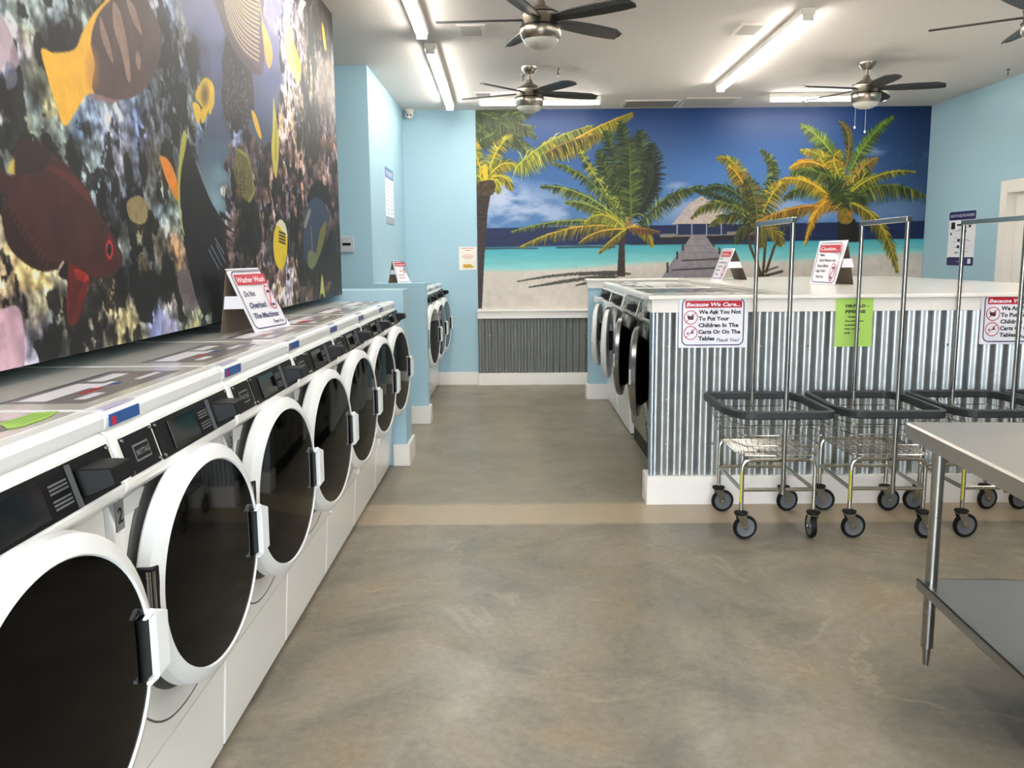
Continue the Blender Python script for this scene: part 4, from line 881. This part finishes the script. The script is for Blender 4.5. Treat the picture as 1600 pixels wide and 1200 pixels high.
# ------------------------------------------------------------------ folding A-frame signs
def tent(name_label, A, B, A1, B1, A2, B2, prnt, W, H, group='folding tent signs'):
    """A,B front foot left/right as read, A1,B1 top, A2,B2 rear foot"""
    A, B, A1, B1, A2, B2 = [Vector(p) for p in (A, B, A1, B1, A2, B2)]
    root = thing('tent_sign', name_label, 'sign', tuple((A + B + A2 + B2) / 4), group=group)
    off = root.location.copy()
    def sheet(p, q, r_, s_, th, name, m_):
        n_ = (q - p).cross(s_ - p).normalized() * th
        mb = MB(); v = [p, q, r_, s_, p - n_, q - n_, r_ - n_, s_ - n_]; v = [x - off for x in v]
        mb.add(v, [(0, 1, 2, 3), (7, 6, 5, 4), (0, 4, 5, 1), (1, 5, 6, 2), (2, 6, 7, 3), (3, 7, 4, 0)])
        return mb.build(name, m_, root)
    sheet(A, B, B1, A1, .004, 'front_panel', signw)
    sheet(B2, A2, A1 + (A2 - A1) * .02, B1 + (B2 - B1) * .02, .004, 'rear_panel', brownw)
    # cloth strap between the legs
    f_ = .42
    a, b_ = A1 + (A - A1) * f_, A1 + (A2 - A1) * f_; c_, d_ = A1 + (A - A1) * (f_ + .2), A1 + (A2 - A1) * (f_ + .2)
    e_ = (B - A).normalized() * .004
    for P, Q in ((A, A2),):
        mb = MB()
        for base_, sgn in ((Vector((0, 0, 0)), 1), (B1 - A1, -1)):
            v = [x + base_ - off for x in (a, b_, d_, c_)]; v2 = [x + e_ * sgn for x in v]
            mb.add(v + v2, [(0, 1, 2, 3), (7, 6, 5, 4), (0, 4, 5, 1), (1, 5, 6, 2), (2, 6, 7, 3), (3, 7, 4, 0)])
        mb.build('strap', signw, root)
    n_ = (B - A).cross(A1 - A).normalized() * .0008
    pm = MB()
    pm.merge(prnt); pm.v = [tuple(A + (B - A) * (v[0] / W) + (A1 - A) * (v[1] / H) + n_ * (1 + v[2] * 400) - off) for v in pm.v]
    pm.build('print', PM, root, weld=False)
    return root
def tentprint(head, lines, tail, circ, W=.30, H=.30, tx=.04, lh=.05, fs=.024, y0=.168, circle_low=False):
    mb = MB(); e_ = .0006
    ringstrip(mb, .014, W - .014, .012, H - .012, .03, .005, e_, 2)
    flat(mb, rrect(.03, W - .03, H - .078, H - .028, .004), e_, 1)
    mb.merge(fit_text(head, .042, H - .066, W - .09, .026, .012, .3), Matrix.Translation((0, 0, e_ * 1.6)), 0)
    for s_, x, y, w_, h_ in lines: mb.merge(fit_text(s_, x, y, w_, h_, .028, .2), Matrix.Translation((0, 0, e_)), tail)
    nosign(mb, *circ, .006, e_ * 1.4, 1)
    cx, cy, rx, ry = circ; flat(mb, [(cx - rx * .4, cy + ry * .35), (cx + rx * .4, cy + ry * .4), (cx + rx * .3, cy + ry * .6), (cx - rx * .3, cy + ry * .6)], e_, 2)
    flat(mb, [(cx - rx * .3, cy - ry * .7), (cx + rx * .3, cy - ry * .7), (cx + rx * .4, cy - ry * .5), (cx - rx * .3, cy - ry * .5)], e_, 2)
    return mb
p1 = tentprint('Washer Wash', (('Do Not', .045, .168, .085, .026), ('Overload', .05, .112, .13, .028), ('The Machines', .045, .062, .20, .026), ('Thank You', .175, .03, .085, .016)), 2, (.238, .155, .034, .06))
tent('white tent sign reading Do Not Overload The Machines on a washer lid', (-1.035, 3.44, 1.1600), (-.98, 3.77, 1.1600), (-1.115, 3.36, 1.414), (-1.080, 3.665, 1.414), (-1.165, 3.41, 1.1600), (-1.12, 3.72, 1.1600), p1, .30, .30)
p2 = tentprint('Caution...', (('Please...', .045, .195, .07, .016), ('Check Washers And', .05, .158, .20, .018), ('Dryers Before', .045, .12, .135, .018), ('Using Them', .04, .085, .11, .018), ('Thank You', .055, .045, .09, .018)), 3, (.238, .085, .03, .062))
tent('farther white Caution tent sign on the island counter', (1.82, 8.06, 1.2228), (1.845, 7.74, 1.2228), (1.925, 8.08, 1.500), (1.96, 7.77, 1.500), (2.045, 8.10, 1.2228), (2.085, 7.80, 1.2228), p2, .30, .30)
tent('nearer and larger looking white Caution tent sign on the island counter', (2.26, 6.67, 1.2228), (2.33, 6.34, 1.2228), (2.335, 6.70, 1.543), (2.43, 6.38, 1.547), (2.43, 6.73, 1.2228), (2.50, 6.42, 1.2228), p2, .30, .30)
p3 = tentprint('Notice', (('on', .10, .15, .06, .02), ('the side', .06, .10, .14, .018), ('here', .06, .06, .12, .018)), 1, (.21, .16, .03, .03))
tent('small white tent sign on top of the second blue half wall', (-1.00, 7.475, 1.2290), (-.90, 7.585, 1.2290), (-1.05, 7.49, 1.42), (-1.0, 7.57, 1.42), (-1.09, 7.50, 1.2290), (-1.03, 7.59, 1.2290), p3, .30, .30)

# ------------------------------------------------------------------ laundry carts
def bend(pts, r=.05, n=5):
    """round the corners of a polyline"""
    P = [Vector(p) for p in pts]; out = [P[0]]
    for i in range(1, len(P) - 1):
        a = (P[i - 1] - P[i]); b = (P[i + 1] - P[i]); k = min(r, a.length * .45, b.length * .45); a = P[i] + a.normalized() * k; b = P[i] + b.normalized() * k
        for j in range(n + 1): t_ = j / n; out.append((1 - t_) ** 2 * a + 2 * t_ * (1 - t_) * P[i] + t_ * t_ * b)
    return out + [P[-1]]
def loop(pts, r, n=5):
    P = [Vector(p) for p in pts]; out = []; m_ = len(P)
    for i in range(m_):
        a = P[i - 1] - P[i]; b = P[(i + 1) % m_] - P[i]; k = min(r, a.length * .45, b.length * .45); a = P[i] + a.normalized() * k; b = P[i] + b.normalized() * k
        for j in range(n + 1): t_ = j / n; out.append((1 - t_) ** 2 * a + 2 * t_ * (1 - t_) * P[i] + t_ * t_ * b)
    return out
def make_caster(root, x, y, ang):
    c = MB(); c.tube([(0, 0, .135), (0, 0, .20)], .008, 10); c.lathe([(0.0001, .150), (.014, .150), (.031, .145), (.033, .138), (.028, .130), (.0001, .129)], (0, 0, 0), 'z', 20)
    o = c.build('caster', [chrome], root); o.location = (x, y, 0); o.rotation_euler = (0, 0, ang)
    b_ = MB().lathe([(0.0001, .152), (.016, .152), (.034, .147), (.036, .140), (.03, .133), (.0001, .132)], (0, 0, 0), 'z', 20).build('swivel_ring', rubber, o)
    f_ = MB()
    for s_ in (-1, 1): f_.prism([(-.026, .130), (.024, .130), (.036, .062), (.026, .050), (.014, .056), (-.012, .10)], s_ * .018 - .0012, s_ * .018 + .0012, 'y')
    f_.box(-.026, .024, -.019, .019, .126, .131); f_.lathe([(.0001, -.023), (.007, -.023), (.008, -.018), (.008, .018), (.007, .023), (.0001, .023)], (.024, 0, .063), 'y', 12)
    f_.build('fork', zinc, o)
    MB().lathe([(.048, -.010), (.060, -.012), (.0635, -.006), (.0635, .006), (.060, .012), (.048, .010)], (.024, 0, .0635), 'y', 32).build('tyre', rubber, o)
    MB().lathe([(.0001, -.012), (.018, -.012), (.020, -.007), (.040, -.007), (.049, -.010), (.049, .010), (.040, .007), (.020, .007), (.018, .012), (.0001, .012)], (.024, 0, .0635), 'y', 32).build('wheel', wheelg, o)
def make_cart(label, casters):
    root = thing('laundry_cart', label, 'laundry cart', group='wire laundry carts along the island')
    zt = .655; rim = loop([(-.255, .335, zt), (-.255, -.13, zt), (-.195, -.295, zt), (.255, -.295, zt), (.255, .20, zt), (.21, .335, zt)], .05)
    mb = MB(); n_ = len(rim)
    # flat rubber band profile swept round the rim
    prof = [(-.014, -.016), (-.010, -.022), (.008, -.022), (.014, -.016), (.014, .014), (.008, .020), (-.010, .020), (-.014, .014)]
    vs = []
    for i, p in enumerate(rim):
        t_ = (rim[(i + 1) % n_] - rim[i - 1]).normalized(); nn = Vector((t_.y, -t_.x, 0))
        for a, b in prof: vs.append(p + nn * a + Vector((0, 0, b)))
    k = len(prof); mb.add(vs, [(i * k + j, i * k + (j + 1) % k, ((i + 1) % n_) * k + (j + 1) % k, ((i + 1) % n_) * k + j) for i in range(n_) for j in range(k)], 0, False)
    mb.build('bumper_rim', bumper, root)
    zb = .435
    def lev(z):
        t_ = (z - zb) / (zt - zb); t_ = max(0, min(1, t_))
        lo = [(-.20, .16), (-.20, -.10), (-.165, -.245), (.20, -.245), (.20, .12), (.18, .16)]
        hi = [(-.250, .33), (-.250, -.13), (-.19, -.29), (.250, -.29), (.250, .20), (.205, .33)]
        return [(a[0] + (b[0] - a[0]) * t_, a[1] + (b[1] - a[1]) * t_, z) for a, b in zip(lo, hi)]
    mb = MB()
    for z, r_ in ((zb, .0032), (.49, .0026), (.545, .0026), (.60, .0026)): mb.tube(loop(lev(z), .03, 3), r_, 5, closed=True)
    A, B_ = loop(lev(zb), .03, 3), loop(lev(zt - .02), .03, 3)
    def walk(P, n):
        L = [0];
        for i in range(len(P)): L.append(L[-1] + (P[(i + 1) % len(P)] - P[i]).length)
        out = []
        for q in range(n):
            d_ = L[-1] * q / n; i = max(j for j in range(len(P)) if L[j] <= d_); t_ = (d_ - L[i]) / max(L[i + 1] - L[i], 1e-6); out.append(P[i] + (P[(i + 1) % len(P)] - P[i]) * t_)
        return out
    for a, b in zip(walk(A, 56), walk(B_, 56)): mb.tube([a, b], .0011, 4, caps=False)
    mb.build('basket_sides', chrome, root, weld=False)
    mb = MB()
    for i in range(19):
        y = -.24 + i * .0218; mb.tube([(-.20 + (.03 if y < -.2 else 0), y, zb + .002), (.20, y, zb + .002)], .0016, 5, caps=False)
    for i in range(11): x = -.185 + i * .037; mb.tube([(x, -.243, zb - .001), (x, .16, zb - .001)], .0022, 5, caps=False)
    mb.build('basket_floor', chrome, root, weld=False)
    mb = MB(); r_ = .0105
    mb.tube(bend([(-.185, -.255, .16), (-.185, -.255, .418), (.185, -.255, .418), (.185, -.255, .16)], .05), r_, 10)
    mb.tube(bend([(-.185, .235, .16), (-.185, .235, .418), (.185, .235, .418), (.185, .235, .16)], .05), r_, 10)
    for y in (-.255, .235): mb.tube([(-.185, y, .262), (.185, y, .262)], .0105, 8)
    for x in (-.185, .185): mb.tube([(x, -.255, .262), (x, .235, .262)], .0105, 8)
    mb.build('base_frame', zinc, root)
    MB().box(-.1955, -.187, -.267, -.262, .20, .36).build('yellow_label', yellow, root)
    px_ = .015
    for y0, z0 in ((-.285, .245), (.330, .54)):
        mb = MB(); mb.tube([(px_, y0, z0), (px_, y0, 1.605)], .0115, 12); q = mb.build('hanger_pole', chrome, root)
        MB().tube([(px_, y0, .585), (px_, y0, .675)], .0135, 12).build('pole_sleeve', steel, q)
    mb = MB(); mb.box(px_ - .013, px_ + .013, -.30, .338, 1.602, 1.628); mb.build('hanger_bar', chrome, root, .002)
    for x, y, a in casters: make_caster(root, x, y, a)
    return root
F_ = .14
cs = [(-.185, -.255, .15), (.185, -.255, PI / 2), (-.185, .235, .1), (.185, .235, .2)]
c1_ = make_cart('wire laundry cart with tall chrome hanger, leftmost in the row of carts', cs)
c1_.location = (1.337, 4.545, .0)
c2_ = make_cart('wire laundry cart with tall chrome hanger, second from the left before the lime paper', [(-.185, -.255, .1), (.185, -.255, .25), (-.185, .235, -.1), (.185, .235, .15)])
c2_.location = (1.905, 4.55, 0); c2_.rotation_euler = (0, 0, math.radians(-2))
c3_ = make_cart('wire laundry cart with tall chrome hanger, third from the left beside the steel table', [(-.185, -.255, .12), (.185, -.255, 0), (-.185, .235, PI), (.185, .235, .3)])
c3_.location = (2.475, 4.55, 0); c3_.rotation_euler = (0, 0, math.radians(-1))
c4_ = make_cart('wire laundry cart at the right frame edge, fourth from the left', cs)
c4_.location = (3.035, 4.55, 0); c4_.rotation_euler = (0, 0, math.radians(1))
mb = MB(); mb.box(2.498, 2.61, 4.262, 4.265, 1.44, 1.575, 0)
for i in range(4): mb.box(2.504, 2.605, 4.2615, 4.262, 1.44 + i * .03, 1.446 + i * .03, 1)
o = mb.build('yellow_tag', [yellow, signk]); tag(o, 'small yellow tag on the front pole of the third cart', 'tag')

# ------------------------------------------------------------------ stainless work table
root = thing('work_table', 'stainless steel work table with undershelf at the right foreground', 'table', (1.378, 3.0, 0), math.radians(-3.4))
TW, TL = .95, 1.83
mb = MB(); mb.prism([(0, .808), (0, .856), (.006, .863), (TW - .006, .863), (TW, .856), (TW, .808), (TW - .002, .808), (TW - .002, .855), (.002, .855), (.002, .808)], -TL, 0, 'y')
mb.box(0, TW, -.002, 0, .808, .858); mb.box(0, TW, -TL, -TL + .002, .808, .858)
mb.build('table_top', steelt, root)
mb = MB(); mb.box(.05, TW - .05, -TL + .05, -.05, .30, .306); mb.box(.05, .054, -TL + .05, -.05, .27, .306); mb.box(TW - .054, TW - .05, -TL + .05, -.05, .27, .306); mb.box(.05, TW - .05, -.054, -.05, .27, .306); mb.box(.05, TW - .05, -TL + .05, -TL + .054, .27, .306)
mb.build('undershelf', mat('stainless_shelf', (150, 150, 150), .3, 1.0, noise=.05, nscale=5), root)
for x in (.085, TW - .085):
    for y in (-.085, -TL + .085):
        mb = MB(); mb.lathe([(.0001, .066), (.0205, .066), (.0205, .855), (.0001, .855)], (x, y, 0), 'z', 20); lg = mb.build('leg', steel, root)
        mb = MB(); mb.lathe([(.0001, 0), (.010, 0), (.012, .012), (.014, .07), (.0001, .07)], (x, y, 0), 'z', 16); mb.build('bullet_foot', steel, lg)
        mb = MB(); mb.lathe([(.0206, .855), (.028, .855), (.030, .835), (.0206, .80)], (x, y, 0), 'z', 20); mb.build('gusset', steel, lg)

# ------------------------------------------------------------------ ceiling fans
def make_fan(label, x, y, a0, chains=False):
    root = thing('ceiling_fan', label, 'ceiling fan', (x, y, .017), group='ceiling fans'); ZC = 3.01
    MB().lathe([(.0001, ZC), (.068, ZC), (.066, ZC - .02), (.05, ZC - .045), (.036, ZC - .06), (.0001, ZC - .062)], n=32).build('canopy', nickel, root)
    MB().lathe([(.0135, ZC - .06), (.0135, 2.885)], n=12).build('downrod', nickel, root)
    MB().lathe([(.0001, 2.905), (.020, 2.905), (.026, 2.89), (.030, 2.875), (.058, 2.86), (.085, 2.845), (.104, 2.828), (.0001, 2.828)], n=32).build('motor_cap', nickelm, root)
    m_ = MB().lathe([(.104, 2.828), (.112, 2.822), (.112, 2.765), (.118, 2.755), (.121, 2.748), (.121, 2.72), (.112, 2.692), (.104, 2.682), (.0001, 2.682)], n=40).build('motor_housing', nickel, root)
    mb = MB()
    for z, r_ in ((2.826, .113), (2.756, .1215)): mb.lathe([(r_ - .004, z + .003), (r_ + .0015, z + .003), (r_ + .0015, z - .003), (r_ - .004, z - .003)], n=40)
    mb.build('dark_band', black, m_)
    MB().lathe([(.104, 2.684), (.103, 2.676), (.088, 2.655), (.055, 2.64), (.0001, 2.634)], n=36).build('light_bowl', frost, root)
    for k in range(5):
        a = a0 + 2 * PI * k / 5
        st = [(.09, -.035, .035), (.15, -.045, .045), (.25, -.056, .058), (.40, -.058, .066), (.54, -.052, .066), (.605, -.018, .058), (.61, .03, .05)]
        vs = []; pit = math.radians(13)
        for r_, lo, hi in st:
            for dz in (.0035, -.0035):
                for q in (lo, (lo + hi) / 2, hi):
                    camber = .006 * (1 - (2 * (q - lo) / (hi - lo) - 1) ** 2)
                    vs.append((r_, q * math.cos(pit), 2.795 - q * math.sin(pit) + dz + camber - (r_ - .09) * .01))
        fs = []; n_ = len(st)
        for i in range(n_ - 1):
            b0, b1 = i * 6, (i + 1) * 6
            for j in range(2): fs += [(b0 + j, b0 + j + 1, b1 + j + 1, b1 + j), (b0 + 3 + j, b1 + 3 + j, b1 + 4 + j, b0 + 4 + j)]
            fs += [(b0, b1, b1 + 3, b0 + 3), (b0 + 2, b0 + 5, b1 + 5, b1 + 2)]
        fs += [(0, 3, 4, 1), (1, 4, 5, 2), (b1, b1 + 1, b1 + 4, b1 + 3), (b1 + 1, b1 + 2, b1 + 5, b1 + 4)]
        o = MB().add(vs, fs).build('blade', fanb, root); o.rotation_euler = (0, 0, a)
    if chains:
        for dx, dy, l_ in ((-.07, .03, .20), (.03, .06, .24)):
            o = MB().tube([(dx, dy, 2.68), (dx, dy, 2.66 - l_ * .8)], .0012, 5).lathe([(.0001, 0), (.008, -.004), (.008, -.018), (.0001, -.024)], (dx, dy, 2.66 - l_ * .8), n=10).build('pull_chain', signw, root)
    return root
RD = math.radians
make_fan('black-bladed nickel ceiling fan in front, above the middle of the aisle', .165, 5.30, RD(34))
make_fan('black-bladed nickel ceiling fan behind the front one, by the left end of the beach mural', .138, 7.60, RD(14))
make_fan('black-bladed nickel ceiling fan over the right end of the island', 2.965, 7.55, RD(-20), True)
make_fan('black-bladed nickel ceiling fan cut by the right frame edge', 3.10, 5.30, RD(5))

# ------------------------------------------------------------------ strip lights
def strip(label, x, y, L, rz, z=ZC):
    root = thing('strip_light', label, 'strip light', (x, y, 0), rz, 'ceiling strip lights')
    MB().box(-.045, .045, -L / 2, L / 2, z - .045, z).build('fixture_tray', trimm, root, .004)
    P = [(-.030, z - .046)] + [(.034 * math.cos(a), z - .052 + .026 * math.sin(a)) for a in np.linspace(-PI + .2, -.2, 9)] + [(.030, z - .046)]
    MB().prism(P, -L / 2 + .02, L / 2 - .02, 'y', 0, False).build('diffuser', tube_on, root)
    MB().box(-.036, .036, -L / 2, -L / 2 + .02, z - .08, z - .045).build('end_cap', trimm, root, .003)
    MB().box(-.036, .036, L / 2 - .02, L / 2, z - .08, z - .045).build('end_cap', trimm, root, .003)
strip('long ceiling strip light at the left, cut by the top frame edge', -.618, 5.06, 2.5, RD(.6))
strip('long ceiling strip light at the left, running toward the back corner', -.635, 8.005, 2.55, RD(.9))
strip('long ceiling strip light slanting over the island, right of the front fan', 1.925, 7.14, 2.5, RD(-.4))
strip('ceiling strip light behind the second fan, parallel to the back wall', .27, 9.01, 1.22, PI / 2)
strip('ceiling strip light beside the right fan, parallel to the back wall', 3.13, 8.94, 1.18, PI / 2)
strip('added fill strip light over the near aisle, outside the frame', .35, 1.5, 2.5, 0)  # unseen strips added to brighten the near part of the room
strip('added fill strip light over the aisle beside the table, outside the frame', 1.95, 3.2, 2.5, 0)
strip('added fill strip light over the table, outside the frame', 3.6, 2.2, 2.5, 0)
strip('added fill strip light behind the camera, outside the frame', .9, -1.4, 2.5, 0)
strip('added fill strip light near the right wall, outside the frame', 4.15, 4.9, 2.5, 0)  # also added, brightens the right wall and the table
# ------------------------------------------------------------------ ceiling fittings
def vent(label, x0, x1, y0, y1, kind):
    root = thing('ceiling_vent', label, 'vent', ((x0 + x1) / 2, (y0 + y1) / 2, 0), group='ceiling vents')
    hx, hy = (x1 - x0) / 2, (y1 - y0) / 2; z = ZC
    mb = MB(); b = .03
    mb.box(-hx, hx, -hy, -hy + b, z - .012, z); mb.box(-hx, hx, hy - b, hy, z - .012, z); mb.box(-hx, -hx + b, -hy + b, hy - b, z - .012, z); mb.box(hx - b, hx, -hy + b, hy - b, z - .012, z)
    mb.build('frame', mat('vent_white', (214, 208, 200), .5), root)
    MB().box(-hx + b, hx - b, -hy + b, hy - b, z - .003, z - .001).build('backing', mat('vent_back_' + kind, (40, 40, 38) if kind == 'dark' else (150, 146, 140), .7), root)
    n_ = 6 if kind == 'dark' else 9; mb = MB()
    for i in range(n_):
        y = -hy + b + (2 * hy - 2 * b) * (i + .5) / n_; mb.prism([(y - .012, z - .004), (y + .010, z - .014), (y + .012, z - .013), (y - .010, z - .003)], -hx + b, hx - b, 'x')
    mb.build('louvres', mat('vent_slat', (170, 166, 160), .5) if kind != 'dark' else mat('vent_slat_dark', (120, 118, 112), .5), root)
vent('white square ceiling vent left of the front fan', -.39, -.19, 6.22, 6.52, 'pale')
vent('small white ceiling vent left of the second fan', -.39, -.19, 8.68, 8.90, 'pale')
vent('dark louvred ceiling vent above the beach mural, left one', 1.15, 1.74, 9.22, 9.66, 'dark')
vent('white ceiling vent above the beach mural, right of the dark one', 1.76, 2.32, 9.11, 9.61, 'pale')
vent('small white ceiling vent beside the slanting strip light', 1.57, 1.77, 6.25, 6.57, 'pale')
for lb, x, y in (('small chrome sprinkler head right of the second fan', .386, 7.70), ('small chrome sprinkler head in front of the second fan canopy', .09, 7.92), ('small chrome sprinkler head near the right wall', 4.32, 7.87)):
    root = thing('sprinkler_head', lb, 'sprinkler', (x, y, 0), group='sprinkler heads')
    MB().lathe([(.0001, ZC), (.018, ZC), (.016, ZC - .006), (.007, ZC - .01), (.007, ZC - .022), (.0001, ZC - .022)], n=16).build('escutcheon', chrome, root)
    MB().lathe([(.004, ZC - .02), (.010, ZC - .04), (.006, ZC - .046), (.016, ZC - .05), (.016, ZC - .053), (.0001, ZC - .054)], n=16).build('deflector', chrome, root)
root = thing('security_camera', 'white dome security camera in the corner above the left bay', 'security camera', (-1.125, D - .06, 0))
MB().lathe([(.0001, ZC), (.045, ZC), (.045, ZC - .02), (.0001, ZC - .02)], n=24).build('mount', trimm, root)
MB().lathe([(.0001, -.045), (.02, -.04), (.036, -.026), (.045, 0), (.036, .026), (.02, .04), (.0001, .045)], (0, -.005, ZC - .055), 'z', 24).build('camera_body', trimm, root)
for dx in (-.015, .015): MB().lathe([(.0001, 0), (.010, .001), (.011, .012)], (dx, -.048, ZC - .062), 'y', 12).build('lens', black, root)

# ------------------------------------------------------------------ things on the walls
mb = MB(); e_ = .0008; W, H = .53, .545
flat(mb, rrect(.0, W, H - .085, H, .02), e_, 2); flat(mb, rrect(0, W, 0, .085, .02), e_, 2)
mb.merge(fit_text('HOW TO USE THE WASHERS', .03, H - .055, W - .06, .028, .01), Matrix.Translation((0, 0, e_ * 2)), 0)
mb.merge(fit_text('thank you', .2, .035, .14, .015), Matrix.Translation((0, 0, e_ * 2)), 0)
rs = random.Random(3)
for (x, y, w_, h_) in ((.05, .37, .08, .07), (.40, .38, .045, .06), (.19, .24, .055, .03), (.19, .175, .05, .03), (.04, .31, .03, .025), (.17, .40, .10, .02), (.33, .33, .03, .03)): flat(mb, [(x, y), (x + w_, y), (x + w_, y + h_), (x, y + h_)], e_, 3)
for i in range(24):
    x = .04 + rs.random() * .36; y = .11 + rs.random() * .31; flat(mb, [(x, y), (x + .03 + rs.random() * .09, y), (x + .03 + rs.random() * .05, y + .004), (x, y + .004)], e_, 3)
flat(mb, [(W - .11, .02), (W - .05, .02), (W - .05, .07), (W - .11, .07)], e_ * 2, 0)
wall_sheet('instruction_poster', 'white instruction poster with navy header and footer on the right wall', 'poster', W, H, mb, frame((XR - .004, 9.20, 1.315), (0, -1, 0), (0, 0, 1)), corner=.02)
mb = MB(); W, H = .56, .53
flat(mb, rrect(0, W, H - .10, H, .01), e_, 2); flat(mb, rrect(0, W, 0, .07, .01), e_, 4)
mb.merge(fit_text('WASHERS', .05, H - .075, W - .1, .05, .01), Matrix.Translation((0, 0, e_ * 2)), 0)
for i in range(16):
    x = .05 + .26 * (i % 2); y = .10 + (i // 2) * .04; flat(mb, [(x, y), (x + .2, y), (x + .18, y + .006), (x, y + .006)], e_, 3)
wall_sheet('instruction_poster', 'pale poster with blue header on the left side wall above the half wall', 'poster', W, H, mb, frame((-1.208, 8.30, 1.765), (0, 1, 0), (0, 0, 1)), mats_=[signw, signr, mat('poster_blue', (96, 124, 176), .4), mat('poster_grey', (188, 188, 200), .4), mat('poster_foot', (150, 158, 172), .4)], corner=.01)
mb = MB(); W, H = .196, .255
for y, x0, x1, m_ in ((.235, .03, .166, 1), (.212, .07, .125, 1), (.165, .05, .145, 5), (.15, .035, .16, 5), (.137, .035, .155, 5), (.124, .06, .135, 5)): flat(mb, [(x0, y), (x1, y), (x1, y + .006), (x0, y + .006)], e_, m_)
for i in range(9):
    x = .045 + (i % 5) * .024; y = .022 + (i // 5) * .018; flat(mb, [(x, y), (x + .026, y + .004), (x + .022, y + .024), (x - .004, y + .02)], e_ * (1 + .2 * i), 3 if i % 2 else 4)
wall_sheet('paper_flyer', 'small white paper flyer with orange picture beside the beach mural', 'flyer', W, H, mb, frame((-.618, D - .003, 1.299), (1, 0, 0), (0, 0, 1)), th=.001, mats_=[mat('flyer_cream', (236, 228, 218), .7), signr, signb, orange, yellow, mat('flyer_pink', (214, 150, 140), .6)], corner=.001)
root = thing('wall_box', 'small grey metal box with dark slot on the blue wall beside the reef mural', 'box', (-1.425, B2, 1.492))
MB().box(-.06, .06, -.035, 0, 0, .135).build('housing', mat('box_grey', (186, 188, 192), .4), root, .006)
MB().box(-.035, .035, -.037, -.034, .058, .08).build('slot', black, root)
